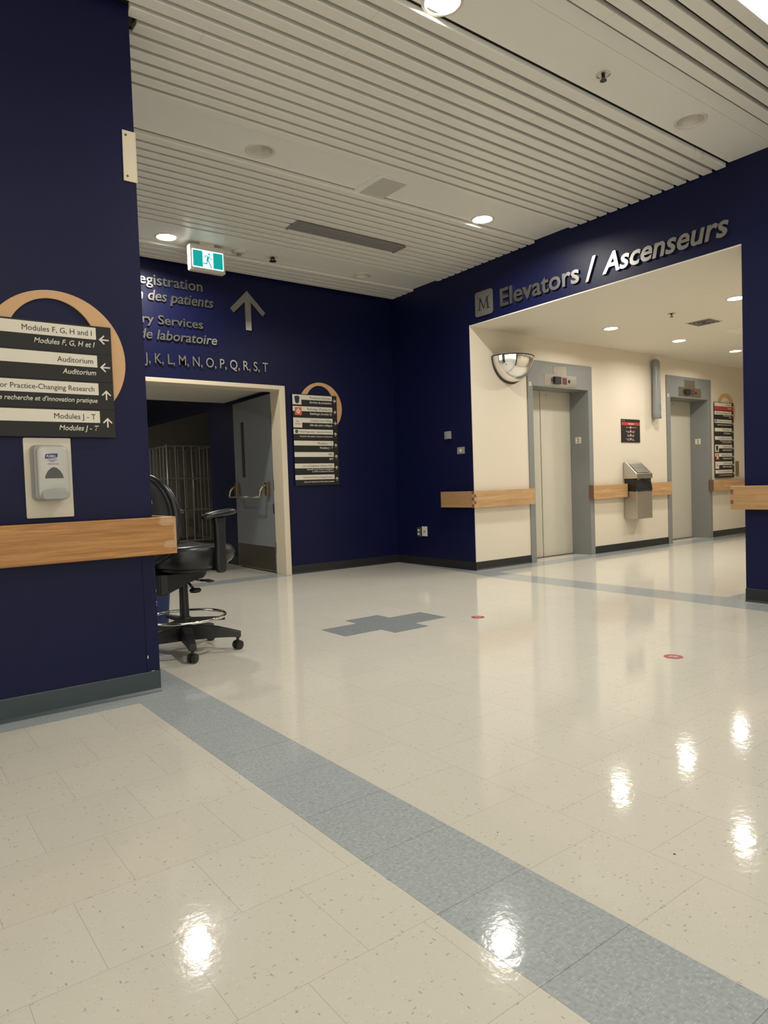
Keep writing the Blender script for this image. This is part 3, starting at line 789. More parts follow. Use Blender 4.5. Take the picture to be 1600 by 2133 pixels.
# near directory sign
s1 = thing('directory_sign', 'large black and white directory sign cropped by the left edge, above the soap dispenser', 'sign', LW, (1.003 - SW, 0, 0.014), group='wayfinding directories')
for i, (en, f_, d_) in enumerate((('Modules F, G, H and I', 'Modules F, G, H et I', 'left'), ('Auditorium', 'Auditorium', 'left'),
                                  (DIR['prac'][0], DIR['prac'][1], 'up'), ('Modules J - T', 'Modules J - T', 'up'))):
    module(s1, 1.803 - i * 0.1312, en, f_, d_, bits=(0.0230, 0.0209) if i == 2 else (0.0245, 0.0235))
ring(s1, 0.760 - (1.003 - SW), 1.640, 0.309, 0.748 - (1.003 - SW), 1.690, 0.198, 0.222, -0.012, -0.001)
# far wall directory
s2 = thing('directory_sign', 'tall directory sign with eight rows on the far blue wall, right of the double door', 'sign', BW, (4.060, 0, 0.014), group='wayfinding directories')
for i, k in enumerate(('prot', 'radi', 'crit', 'regi', 'modj', 'mri', 'link', 'prac')):
    en, f_, d_, em = DIR[k]
    module(s2, 2.104 - i * SH, en, f_, d_, em, bits=SMALL if k in ('regi', 'link', 'prac') else (0.027, 0.025))
ring(s2, 4.452 - 4.060, 1.955, 0.300, 4.440 - 4.060, 2.005, 0.192, 0.212, -0.012, -0.001)
# lobby directory
s3 = thing('directory_sign', 'narrow-looking directory sign with a red top row in the lobby, right of the farther elevator', 'sign', CW, (10.868, 0, 0.014), group='wayfinding directories')
rows = [('Emergency', 'Urgence', 'right', None), ('Main Entrance, Admitting, Clinics', 'Entrée principale, Admission,\nCliniques', 'right', None), DIR['regi'], ('MRI, Modules J - T', 'IRM, Modules J - T', 'right', None),
        DIR['link'], DIR['prot'], DIR['radi'], DIR['crit'], DIR['prac']]
for i, (en, f_, d_, em) in enumerate(rows):
    module(s3, 2.150 - i * 0.1343, en, f_, 'right', em, red=(i == 0), bits=SMALL if i in (2, 4, 8) else (0.026, 0.024))
ring(s3, 11.265 - 10.868, 2.003, 0.300, 11.25 - 10.868, 2.05, 0.192, 0.195, -0.012, -0.001)

# raised lettering on the far wall
GR = 'raised metal lettering over the double door'
def row(label, s, base, cap, x0, x1, bold=0.012, shear=0.0):
    t = thing('wall_lettering', label, 'lettering', BW, group=GR)
    letter_row(t, s, 'alu', base, cap, x0, x1, 0.004, 0.014, shear, bold)
row('raised metal word ending in egistration, top line over the double door', 'Registration', 3.128, 0.104, 2.262, 3.022, 0.010)
row('raised italic metal words des patients, second line over the double door', 'Inscription des patients', 2.970, 0.104, 1.765, 3.138, 0.014, 0.20)
row('raised metal words ending in ry Services, third line over the double door', 'Laboratory Services', 2.735, 0.088, 1.820, 3.010, 0.012)
row('raised italic metal words de laboratoire, fourth line over the double door', 'Services de laboratoire', 2.578, 0.096, 1.800, 3.162, 0.012, 0.20)
row('raised metal module letters ending in S, T, lowest line over the double door', 'J, K, L, M, N, O, P, Q, R, S, T', 2.332, 0.100, 2.372, 3.764, 0.004)
aw = prism('wall_arrow', 'alu', None, [(3.538, 3.211), (3.331, 2.996), (3.368, 2.951), (3.508, 3.086), (3.510, 2.777), (3.580, 2.777), (3.582, 3.088), (3.721, 2.949), (3.756, 2.99)], 0.004, 0.018)
aw.matrix_world = BW; tag(aw, 'large metal upward arrow on the far blue wall, right of the lettering', 'arrow')
# raised lettering over the lobby
GE = 'raised metal lettering over the elevator lobby'
t = thing('wall_lettering', 'raised metal word Elevators over the lobby opening', 'lettering', RW, group=GE)
letter_row(t, 'Elevators', 'alu', 2.854, 0.176, 1.956, 2.982, 0.004, 0.016, 0, 0.018)
sl = prism('wall_slash', 'alu', None, [(3.052, 2.826), (3.084, 2.826), (3.172, 3.045), (3.140, 3.045)], 0.004, 0.020)
sl.matrix_world = RW; tag(sl, 'raised metal slash between the two words over the lobby opening', 'lettering', GE)
t = thing('wall_lettering', 'raised italic metal word Ascenseurs over the lobby opening', 'lettering', RW, group=GE)
letter_row(t, 'Ascenseurs', 'alu', 2.853, 0.170, 3.240, 4.402, 0.004, 0.016, 0.22, 0.022)
mp = thing('letter_plaque', 'rounded grey plaque bearing the letter M over the lobby opening', 'sign', RW, (1.7065, 2.950, 0.0))
def rrect(x0, x1, y0, y1, r, n=6):
    p = []
    for cx, cy, a0 in ((x1 - r, y1 - r, 0), (x0 + r, y1 - r, 90), (x0 + r, y0 + r, 180), (x1 - r, y0 + r, 270)):
        for i in range(n + 1):
            a = radians(a0 + 90 * i / n); p.append((cx + r * cos(a), cy + r * sin(a)))
    return p
M['plaque'] = mat('plaque_grey', (0.125, 0.12, 0.11), 0.5, noise=0.04)
prism('plaque', 'plaque', mp, rrect(-0.132, 0.132, -0.133, 0.133, 0.03), 0.004, 0.016)
# serif M drawn as strokes
mb = MB()
for pl in ([(-.072, -.062), (-.058, -.062), (-.046, .052), (-.060, .052)], [(-.060, .052), (-.036, .052), (.010, -.062), (-.004, -.062)], [(-.004, -.062), (.006, -.062), (.058, .052), (.046, .052)],
           [(.042, .052), (.066, .052), (.078, -.062), (.052, -.062)], [(-.092, -.070), (-.040, -.070), (-.040, -.062), (-.092, -.062)], [(.036, -.070), (.094, -.070), (.094, -.062), (.036, -.062)],
           [(-.080, .052), (-.036, .052), (-.036, .060), (-.080, .060)], [(.042, .052), (.086, .052), (.086, .060), (.042, .060)]):
    mb.prism(pl, 0.016, 0.0172)
mb.done('letter', 'ink', mp, merge=False)

# exit sign
ex = thing('exit_sign', 'green running-man exit sign hanging from the ceiling', 'exit sign', frame_matrix((2.80, 6.385, 3.246), (1, 0)))
MB().prism(rrect(-0.178, 0.178, -0.124, 0.124, 0.014), -0.062, 0.0).done('case', 'exit_case', ex, bevel=0.003)
MB().box(-0.1805, -0.178, -0.110, 0.112, -0.058, -0.004).done('side_lens', 'exit_side', ex)
prism('lit_face', 'exit_white', ex, rrect(-0.158, 0.160, -0.094, 0.078, 0.008), 0.0, 0.002)
box('green_panel', 'exit_green', ex, -0.150, -0.054, -0.084, 0.067, 0.002, 0.003)
box('green_panel', 'exit_green', ex, 0.054, 0.151, -0.084, 0.067, 0.002, 0.003)
rm = MB()
rm.lathe([(0.0095, 0.002), (0.0095, 0.0034)], (0.014, 0.046, 0), 16)
def stroke(pts, wd):
    for (a, b) in zip(pts, pts[1:]):
        dx, dy = b[0] - a[0], b[1] - a[1]; L = math.hypot(dx, dy); nx, ny = -dy / L * wd, dx / L * wd
        rm.prism([(a[0] + nx, a[1] + ny), (b[0] + nx, b[1] + ny), (b[0] - nx, b[1] - ny), (a[0] - nx, a[1] - ny)], 0.002, 0.0034)
stroke([(0.004, 0.024), (-0.006, -0.014)], 0.010)
stroke([(-0.004, 0.028), (-0.026, 0.026), (-0.034, 0.004)], 0.0035)
stroke([(0.010, 0.026), (0.030, 0.004), (0.046, 0.000)], 0.0035)
stroke([(-0.008, -0.012), (-0.012, -0.048), (-0.050, -0.046)], 0.0048)
stroke([(-0.002, -0.012), (0.020, -0.050), (0.034, -0.082)], 0.0048)
rm.done('running_figure', 'exit_green', ex, merge=False)
box('ceiling_mount', 'exit_case', ex, -0.075, 0.075, 0.124, PZ - 3.246, -0.055, -0.005, bevel=0.004)

# attention notice by the bin
nt_ = thing('notice_board', 'small black notice with a red heading above the waste bin', 'sign', CW, (8.377, 1.484, 0.001))
box('board', 'sign_black', nt_, 0, 0.443, 0, 0.320, 0, 0.008)
box('red_band', 'sign_red', nt_, 0.004, 0.443, 0.236, 0.278, 0.008, 0.009)
text_obj('heading', 'Attention', 'sign_white', nt_, 0.246, 0.024, xc=0.225, z=0.0091, shear=0.2, bold=0.012)
text_obj('corner_text', 'Notice  Avis', 'sign_white', nt_, 0.295, 0.009, x0=0.015, z=0.0081)
for i, (a, b) in enumerate((('No smoking', 'Défense de fumer'), ('No scooters\nor bikes', 'Trottinettes\ninterdites'), ('No pets\nallowed', 'Animaux\ninterdits'), ('No weapons\nallowed', 'Armes\ninterdites'))):
    yy = 0.206 - i * 0.053
    MB().lathe([(0.020, 0.008), (0.020, 0.009)], (0.215, yy, 0), 20).done('pictogram', 'script_red', nt_)
    MB().lathe([(0.013, 0.009), (0.013, 0.0096)], (0.215, yy, 0), 20).done('pictogram', 'pink_white', nt_)
    for txt, right in ((a, True), (b, False)):
        for j, l in enumerate(txt.split('\n')):
            text_obj('notice_text', l, 'sign_white', nt_, yy - 0.004 - j * 0.017, 0.0105, x1=0.188 if right else None, x0=None if right else 0.244, z=0.0081, bold=0.012, maxw=0.17)

# ================================================================ HANDRAILS
def rail(label, M4, x0, x1, z0, z1, m, d0=0.06, d1=0.095, extra=None, group='wooden wall handrails'):
    t = thing('handrail', label, 'handrail', M4, group=group)
    box('rail_board', m, t, x0, x1, z0, z1, d0, d1, bevel=0.004)
    n = max(1, int((x1 - x0) / 0.7))
    for i in range(n):
        xx = x0 + (i + 0.5) * (x1 - x0) / n
        box('rail_bracket', 'oak_dim', t, xx - 0.03, xx + 0.03, z0 + 0.03, z1 - 0.03, 0.0005, d0)
    return t
r1 = rail('big amber wooden handrail on the near blue wall with a worn end', LW, -3.9, 1.256, 0.6985, 0.883, 'oak_near')
box('return_board', 'oak', r1, 1.221, 1.256, 0.6985, 0.883, -0.30, 0.059, bevel=0.003)
# corner rail: two boards meeting with finger joints
r2 = thing('handrail', 'wooden corner handrail wrapping from the blue wall to the nearer elevator', 'handrail', CW, group='wooden wall handrails')
cx_ = 5.541 - 0.072; ZR0, ZR1 = 0.717, 0.904
box('rail_board', 'oak', r2, cx_, 6.488, ZR0, ZR1 + 0.003, 0.037, 0.072, bevel=0.003)
yb_ = 5.622 - 6.112
rb = box('rail_board', 'oak_dim', r2, cx_, cx_ + 0.035, ZR0 + 0.004, ZR1, yb_, 0.0365, bevel=0.003)
for k in range(5):
    a = ZR0 + 0.006 + k * 0.0372
    if k % 2 == 1:
        box('finger_joint', 'end_grain', r2, cx_ - 0.0012 + 0.036 * 0, cx_ + 0.028, a, a + 0.034, 0.071, 0.0732)
    else:
        box('finger_joint', 'end_grain', r2, cx_ - 0.0012, cx_ + 0.001, a, a + 0.034, 0.030, 0.066)
box('rail_bracket', 'oak_dim', r2, 5.95, 6.01, ZR0 + 0.03, ZR1 - 0.03, 0.0005, 0.037)
r3 = rail('short wooden handrail piece left of the waste bin', CW, 7.640, 8.400, 0.728, 0.914, 'oak', 0.037, 0.075)
box('end_cap', 'end_grain', r3, 7.632, 7.640, 0.728, 0.914, 0.004, 0.075)
box('end_cap', 'end_grain', r3, 8.400, 8.404, 0.728, 0.914, 0.004, 0.075)
r4 = rail('short wooden handrail piece right of the waste bin', CW, 8.80, 9.515, 0.727, 0.914, 'oak', 0.037, 0.075)
r5 = rail('wooden handrail below the lobby directory sign', CW, 10.70, 12.9, 0.735, 0.913, 'oak', 0.037, 0.080)
box('end_cap', 'end_grain', r5, 10.690, 10.70, 0.735, 0.913, 0.004, 0.080)
r6 = rail('tan wooden handrail on the right pillar with dowelled end', RW, 4.403, 11.0, 0.722, 0.904, 'oak_dim', 0.028, 0.062)
for zz, hh in ((0.842, 0.036), (0.765, 0.030)):
    box('dowel', 'end_grain', r6, 4.405, 4.429, zz, zz + hh, 0.0600, 0.0626)
box('return_board', 'oak_dim', r6, 4.403, 4.438, 0.722, 0.904, -0.5, 0.028)

# ================================================================ WALL FITTINGS
# corner guard remnant on the near wall
cp = thing('corner_plate', 'cream metal plate high on the near wall corner', 'plate', LW, (1.137, 2.655, 0.0))
MB().prism([(-0.030, -0.122), (0.031, -0.122), (0.031, 0.122), (-0.028, 0.122)], 0.0005, 0.006).done('plate', 'frame_cream', cp, bevel=0.001)
for yy in (-0.098, 0.100):
    MB().lathe([(0.006, 0.006), (0.006, 0.0075)], (-0.012, yy, 0), 12).done('screw', 'dark_steel', cp)
box('return_flange', 'frame_cream', cp, 0.0315, 0.036, -0.122, 0.122, -0.10, 0.006)

# soap / sanitiser dispenser
dp = thing('soap_dispenser', 'pale grey hand sanitizer dispenser on a cream board beneath the near directory sign', 'dispenser', LW, (0.700, 0, 0))
prism('backing_board', 'board', dp, rrect(-0.100, 0.100, 0.906, 1.272, 0.006), 0.0005, 0.012, bevel=0.001)
def rounded_body(name, m, x0, x1, y0, y1, z0, z1, r, dome=0.02, parent=dp, taper=0.0):
    b = MB(); rings = []
    for t_ in range(9):
        u = t_ / 8.0
        ins = dome * (1 - math.sqrt(max(0, 1 - u * u)))
        zz = z0 + (z1 - z0) * (1 if False else (u if u < 1 else 1))
        k = taper * u
        rings.append([(x, y, zz) for x, y in rrect(x0 + ins + k, x1 - ins - k, y0 + ins + k, y1 - ins - k * 0.6, max(0.004, r - ins * 0.4), 6)])
    b.loft(rings)
    return b.done(name, m, parent, smooth=True)
rounded_body('back_shell', 'disp_shell', -0.076, 0.067, 0.985, 1.238, 0.012, 0.085, 0.022, dome=0.008)
fc = rounded_body('front_cover', 'disp_front', -0.066, 0.068, 0.992, 1.230, 0.084, 0.112, 0.026, dome=0.010)
prism('refill_window', 'disp_window', dp, [(-0.037, 1.084), (0.041, 1.084), (0.037, 1.100), (0.027, 1.118), (0.012, 1.131), (0.002, 1.134), (-0.008, 1.131), (-0.023, 1.118), (-0.033, 1.100)], 0.112, 0.1128)
pbar = MB()
pts = []
for i in range(21):
    a = pi * i / 20; pts.append((0.003 + 0.058 * cos(a), 1.016 + 0.020 * sin(a)))
pts += [(-0.053, 0.998), (-0.040, 0.988), (0.045, 0.988), (0.058, 0.998)]
pbar.prism(pts, 0.108, 0.126); pbar.done('push_bar', 'disp_bar', dp, bevel=0.006, segs=3)
prism('brand_label', 'logo_blue', dp, [(-0.034, 1.172), (-0.030, 1.192), (-0.006, 1.194), (0.020, 1.195), (0.019, 1.180), (0.012, 1.174)], 0.112, 0.1128)
text_obj('brand_text', 'PURELL', 'sign_white', dp, 1.177, 0.0105, xc=-0.007, width=0.040, z=0.1129, shear=0.15, bold=0.015)
text_obj('small_print', 'Advanced Hand', 'logo_blue', dp, 1.164, 0.0042, xc=-0.004, z=0.1122)
text_obj('small_print', 'Sanitizer', 'logo_blue', dp, 1.158, 0.0042, xc=-0.004, z=0.1122)
text_obj('small_print', 'Désinfectant pour les mains', 'logo_blue', dp, 1.147, 0.0038, xc=0.0, width=0.045, z=0.1122)

# plates on the return wall
g1 = thing('wall_plate', 'small grey wall box highest on the blue return wall', 'wall plate', RW, (1.054, 1.565, 0.0))
box('plate', 'grey_plate', g1, -0.048, 0.048, -0.045, 0.045, 0.0005, 0.028, bevel=0.003)
box('button', 'disp_bar', g1, -0.008, 0.042, -0.038, 0.038, 0.028, 0.031, bevel=0.001)
g2 = thing('wall_plate', 'small wall switch with a pale button, above the corner handrail', 'wall plate', RW, (1.262, 1.374, 0.0))
box('plate', 'grey_plate', g2, -0.060, 0.060, -0.039, 0.039, 0.0005, 0.010, bevel=0.002)
box('button', 'white_plastic', g2, -0.013, 0.013, -0.016, 0.016, 0.010, 0.016, bevel=0.002)
g3 = thing('wall_outlet', 'steel duplex outlet low on the blue return wall', 'outlet', RW, (0.440, 0.407, 0.0))
box('plate', 'steel', g3, -0.037, 0.037, -0.059, 0.059, 0.0005, 0.007, bevel=0.002)
for k in (-0.024, 0.022): box('socket', 'board', g3, -0.017, 0.017, k - 0.015, k + 0.015, 0.007, 0.010, bevel=0.002)
g4 = thing('wall_outlet', 'white data outlet beside the steel duplex outlet', 'outlet', RW, (0.558, 0.419, 0.0))
box('plate', 'white_plastic', g4, -0.048, 0.048, -0.060, 0.060, 0.0005, 0.012, bevel=0.003)
box('port', 'dark_slot', g4, -0.009, 0.009, -0.012, 0.006, 0.012, 0.0125)

# convex mirror: quarter sphere against the lobby wall
mr = thing('convex_mirror', 'black-rimmed half dome security mirror left of the nearer elevator', 'mirror', CW, (6.172, 2.447, 0.004))
R_, n1, n2 = 0.285, 32, 18
bm = MB(); rings = []
for j in range(n2 + 1):
    ph = (pi / 2) * j / n2
    rings.append([(R_ * cos(pi + pi * i / n1) * cos(ph), R_ * sin(pi + pi * i / n1) * cos(ph) , 0.020 + R_ * 0.92 * sin(ph)) for i in range(n1 + 1)])
bm.loft(rings, close=False, cap=False); bm.done('mirror_face', 'mirror', mr, smooth=True)
MB().tube([((R_ + 0.010) * cos(pi + pi * i / 32), (R_ + 0.010) * sin(pi + pi * i / 32), 0.006) for i in range(33)], 0.008).done('wall_rim', 'black', mr, smooth=True)
MB().tube([((R_ - 0.004) * cos(pi + pi * i / 32), (R_ - 0.004) * sin(pi + pi * i / 32), 0.026) for i in range(33)], 0.0035).done('inner_rim', 'black', mr, smooth=True)
MB().tube([(R_ * cos(pi * i / 32), 0.002, 0.012 + (R_ * 0.92 + 0.008) * sin(pi * i / 32)) for i in range(33)], 0.007).done('top_rim', 'black', mr, smooth=True)

# waste bin
M['bin_steel'] = mat('bin_brushed_steel', (0.52, 0.485, 0.44), 0.40, 1.0, noise=0.08, nscale=40)
M['flap_steel'] = mat('bin_polished_flap', (0.82, 0.81, 0.78), 0.2, 1.0)
wb = thing('waste_bin', 'wall-mounted stainless steel waste bin with a slanted lid and black bag', 'waste bin', CW, (8.412, 0.427, 0.0))
BD, BW_ = 0.205, 0.365
box('bin_body', 'bin_steel', wb, 0, BW_, 0, 0.445, 0.004, BD, bevel=0.003)
bg = MB(); rings = []
nbp = 40
rng = random.Random(4)
for (yy, ins) in ((0.380, -0.004), (0.405, -0.007), (0.440, -0.006), (0.480, 0.002), (0.520, 0.006), (0.556, 0.004)):
    ring_ = []
    per = rrect(ins, BW_ - ins, 0.008 + ins, BD + 0.001 - ins, 0.02, 9)
    for (x, z) in per:
        ring_.append((x + rng.uniform(-.003, .003), yy + (rng.uniform(-.012, .012) if yy < 0.4 else 0), max(0.004, z + rng.uniform(-.003, .003))))
    rings.append(ring_)
bg.loft(rings); bg.done('bin_bag', 'bag', wb, smooth=True)
hd = MB()
prof = [(0.552, 0.004), (0.552, BD + 0.008), (0.615, BD + 0.008), (0.770, 0.055), (0.782, 0.045), (0.782, 0.004)]
hd.loft([[(x, y, z) for y, z in prof] for x in (-0.006, BW_ + 0.006)])
hd.done('bin_lid', 'chrome' if False else 'steel', wb, bevel=0.004)
fl = MB()   # swing flap lying on the slanted lid
a0 = Vector((0, 0.632, BD + 0.000)); a1 = Vector((0, 0.757, 0.073)); nn = Vector((0, 0.77, 0.62)).normalized() * 0.004
fl.loft([[(x, p.y, p.z) for p in (a0, a1, a1 + nn, a0 + nn)] for x in (0.03, BW_ - 0.03)])
fl.done('bin_flap', 'flap_steel', wb, bevel=0.001)

# grey tube dispenser
tb = thing('wall_tube', 'long grey vertical tube on the lobby wall between the elevators', 'dispenser', CW, (9.158, 0, 0.0))
b = MB(); n = 24; rings = []
for yy, rr, dz in ((1.826, 0.060, 0), (1.829, 0.063, 0), (1.90, 0.063, 0), (2.62, 0.056, 0), (2.645, 0.052, -0.004), (2.662, 0.040, -0.010), (2.672, 0.020, -0.018), (2.674, 0.003, -0.02)):
    rings.append([(rr * cos(2 * pi * i / n), yy, 0.068 + dz + 0.9 * rr * sin(2 * pi * i / n)) for i in range(n)])
b.loft(rings); b.done('tube_body', 'tube_grey', tb, smooth=True)
for k in range(7):
    yy = 1.90 + k * 0.022
    MB().tube([(0.0635 * cos(a), yy + 0.010 * cos(a * 1.3 + k), 0.068 + 0.0575 * sin(a)) for a in [radians(10 + 12 * q) for q in range(11)]], 0.0022, 6).done('sleeve_crease', 'disp_bar', tb, smooth=True)
box('wall_clip', 'ink', tb, 0.045, 0.066, 1.829, 1.862, 0.004, 0.10)
kb = box('wall_strip', 'brass', None, 11.568, 11.664, 0.960, 1.205, 0.0005, 0.012)
kb.matrix_world = CW; tag(kb, 'narrow brown metal strip on the lobby wall right of the directory sign', 'plate')

# ================================================================ CEILING FITTINGS
def sprinkler(x, y, z, label, m='black', ringed=True):
    t = thing('sprinkler_head', label, 'sprinkler', loc=(x, y, z), group='fire sprinklers')
    if ringed: MB().lathe([(0.042, 0.001), (0.043, -0.002), (0.036, -0.004), (0.034, -0.002), (0.012, -0.0015)], n=24).done('escutcheon', 'steel', t)
    b = MB(); b.lathe([(0.010, -0.002), (0.011, -0.012), (0.008, -0.015)], n=14); b.done('stem', m, t)
    MB().tube([(-0.010, 0, -0.012), (-0.012, 0, -0.022), (0, 0, -0.034), (0.012, 0, -0.022), (0.010, 0, -0.012)], 0.003, 8).done('yoke', m, t)
    MB().lathe([(0.020, -0.034), (0.020, -0.037), (0.004, -0.038)], n=16).done('deflector', m, t)
    return t
sprinkler(3.655, 2.522, PZ, 'ceiling sprinkler with a chrome ring in the nearest flat panel')
sprinkler(3.530, 6.425, PZ, 'dark ceiling sprinkler right of the exit sign', ringed=False).scale = (1.9, 1.9, 1.2)
sprinkler(7.08, 4.10, 2.748, 'lobby ceiling sprinkler left of the black-slotted grille')
sd = thing('smoke_detector', 'white round smoke detector right behind the exit sign', 'smoke detector', loc=(3.157, 6.43, PZ))
MB().lathe([(0.072, 0.0), (0.072, -0.012), (0.060, -0.024), (0.030, -0.028)], n=32).done('base', 'white_plastic', sd, smooth=False)
MB().lathe([(0.024, -0.028), (0.022, -0.044), (0.008, -0.048)], n=20).done('sensor', 'grey_plate', sd)
# square diffuser
sq = thing('air_diffuser', 'square grey air diffuser set in the middle ceiling panel', 'air vent', loc=(3.475, 4.462, PZ))
box('face_plate', 'panel', sq, -0.165, 0.135, -0.160, 0.200, -0.008, -0.0005, bevel=0.002)
box('grille_face', 'grille', sq, -0.105, 0.130, -0.045 - 0.10, 0.175, -0.011, -0.008)
box('trim_strip', 'panel', sq, -0.160, -0.135, -0.16, 0.2, -0.014, -0.008)
# linear diffuser
ld_ = thing('linear_diffuser', 'long dark linear air diffuser between the slats', 'air vent', loc=(3.84, 5.488, SZ))
box('frame', 'linear', ld_, -0.610, 0.610, -0.100, 0.100, -0.006, 0.03)
for k in range(3): box('blade', 'grey_plate', ld_, -0.60, 0.60, -0.07 + k * 0.06, -0.066 + k * 0.06, -0.012, -0.006)
for sx_ in (-0.615, 0.615): box('end_bracket', 'grey_plate', ld_, sx_ - 0.008, sx_ + 0.008, -0.105, 0.105, -0.014, -0.004)
# lobby grille and hatch
gr = thing('ceiling_grille', 'square ceiling grille with dark slots in the lobby', 'air vent', loc=(7.81, 4.13, 2.748))
box('grille_plate', 'white_plastic', gr, -0.145, 0.145, -0.145, 0.145, -0.006, -0.0005)
for k, s_ in enumerate((0.13, 0.095, 0.06, 0.028)):
    b = MB()
    for q in range(4):
        a, c_ = s_, s_ - 0.022
        P_ = [[(-a, -a), (a, -a), (c_, -c_), (-c_, -c_)], [(a, -a), (a, a), (c_, c_), (c_, -c_)], [(a, a), (-a, a), (-c_, c_), (c_, c_)], [(-a, a), (-a, -a), (-c_, -c_), (-c_, c_)]][q]
        b.prism(P_, -0.0075, -0.006)
    b.done('slot', 'dark_slot', gr)
hc = thing('access_hatch', 'flush square access hatch in the lobby ceiling beside the pillar edge', 'hatch', loc=(8.70, 4.14, 2.748))
box('hatch_panel', 'panel', hc, -0.19, 0.19, -0.12, 0.12, -0.004, -0.0005)
# loose wire hanging from the slat edge
wr = MB().tube([(5.03 + 0.05 * cos(a) + 0.04, 2.690, 3.395 + 0.062 * sin(a)) for a in [pi + pi * i / 14 for i in range(15)]], 0.003, 8).done('loose_cable', 'frame_cream', None, smooth=True)
tag(wr, 'thin loose cable loop hanging by the slat edge near the right wall', 'cable')

# ================================================================ FLOOR MARKS
T = 0.305
cx0, cy0 = 2.545, 3.69
cr_ = prism('floor_cross', 'cross_vinyl', None, [(cx0, cy0 + T / 2), (cx0 + T, cy0 + T / 2), (cx0 + T, cy0), (cx0 + 2 * T, cy0), (cx0 + 2 * T, cy0 + T / 2), (cx0 + 3 * T, cy0 + T / 2), (cx0 + 3 * T, cy0 + 1.5 * T), (cx0 + 2 * T, cy0 + 1.5 * T),
      (cx0 + 2 * T, cy0 + 2 * T), (cx0 + T, cy0 + 2 * T), (cx0 + T, cy0 + 1.5 * T), (cx0, cy0 + 1.5 * T)], 0.0, 0.0009)
tag(cr_, 'slate blue plus-shaped vinyl inlay in the middle of the floor', 'floor marking')
for (x, y, r, l) in ((3.618, 3.672, 0.050, 'small round red floor sticker beside the plus-shaped inlay'), (3.545, 2.079, 0.051, 'larger-looking round red floor sticker nearer the right pillar')):
    t = thing('floor_sticker', l, 'sticker', loc=(x, y, 0), group='red floor stickers')
    MB().lathe([(r, 0.0), (r, 0.0009)], n=40).done('disc', 'red_sticker', t)
    a = MB()
    for pl in ([(-0.026, -0.004), (0.008, -0.004), (0.008, 0.003), (-0.026, 0.003)], [(0.006, -0.013), (0.028, -0.0005), (0.006, 0.012)], [(-0.018, 0.011), (-0.002, 0.011), (-0.002, 0.015), (-0.018, 0.015)]):
        a.prism([(px * cos(-0.9) - py * sin(-0.9), px * sin(-0.9) + py * cos(-0.9)) for px, py in pl], 0.0009, 0.0014)
    a.done('print', 'pink_white', t, merge=False)
for (x, y, r, l) in ((1.671, 0.987, 0.0035, 'dark gum spot on the tiles right of the wide stripe'), (1.404, 1.371, 0.002, 'tiny dark speck on the tiles by the stripe edge')):
    o = MB().lathe([(r, 0.0), (r * 0.8, 0.001)], (0, 0, 0), 10).done('gum_spot', 'ink'); o.location = (x, y, 0)
    tag(o, l, 'spot')

# ================================================================ DRAFTING CHAIR
ch = thing('drafting_chair', 'black vinyl drafting chair with a chrome foot ring behind the near wall corner', 'chair', loc=(1.590, 4.212, 0))
CHA = radians(12)
ch.rotation_euler = (0, 0, CHA)
th0 = math.atan2(3.903 - 4.221, 1.496 - 1.578) - CHA
MB().lathe([(0.036, 0.085), (0.042, 0.10), (0.040, 0.155), (0.034, 0.165)], n=24).done('base_hub', 'black', ch)
for k in range(5):
    a = th0 + k * 2 * pi / 5
    ca, sa = cos(a), sin(a)
    lg = MB(); rings = []
    for (d, wd, zl, zh) in ((0.020, 0.036, 0.078, 0.172), (0.10, 0.034, 0.080, 0.166), (0.20, 0.031, 0.084, 0.150), (0.30, 0.026, 0.082, 0.124), (0.342, 0.024, 0.076, 0.112)):
        rings.append([(d * ca - s_ * sa, d * sa + s_ * ca, z_) for s_, z_ in ((-wd, zl), (wd, zl), (wd * 0.85, zh), (-wd * 0.85, zh))])
    lg.loft(rings); leg = lg.done('base_leg', 'black', ch, bevel=0.004)
    cw = MB(); sw = a + (0.9 if k % 2 else -0.7)
    px, py = 0.322 * ca, 0.322 * sa
    cw.tube([(px, py, 0.09), (px, py, 0.05)], 0.010)
    for off in (-0.016, 0.016):
        ox, oy = px + off * -sin(sw), py + off * cos(sw)
        pr = [(0.018, -0.011), (0.027, -0.008), (0.029, 0.0), (0.027, 0.008), (0.018, 0.011)]
        cw.loft([[(ox - h * sin(sw) + r * cos(2 * pi * i / 20) * cos(sw), oy + h * cos(sw) + r * cos(2 * pi * i / 20) * sin(sw), 0.0292 + r * sin(2 * pi * i / 20)) for i in range(20)] for r, h in pr])
    cw.done('caster', 'black', leg, smooth=False)
MB().lathe([(0.030, 0.155), (0.029, 0.25), (0.0265, 0.42), (0.0265, 0.425)], n=24).done('column', 'black', ch, smooth=False)
MB().lathe([(0.013, 0.42), (0.013, 0.50)], n=16).done('gas_lift', 'dark_steel', ch)
MB().lathe([(0.038, 0.185), (0.040, 0.19), (0.040, 0.215), (0.036, 0.222)], n=24).done('ring_collar', 'black', ch)
MB().tube([(0.248 * cos(2 * pi * i / 64), 0.248 * sin(2 * pi * i / 64), 0.222) for i in range(64)], 0.010, 10, closed=True).done('foot_ring', 'chrome', ch, smooth=True)
for k in range(3):
    a = radians(-37 + 120 * k) 
    sp = MB(); sp.loft([[(d * cos(a) - s_ * sin(a), d * sin(a) + s_ * cos(a), z_) for s_, z_ in ((-w_, 0.188), (w_, 0.188), (w_, zt), (-w_, zt))] for d, w_, zt in ((0.034, 0.022, 0.214), (0.245, 0.016, 0.206))])
    sp.done('ring_spoke', 'black', ch)
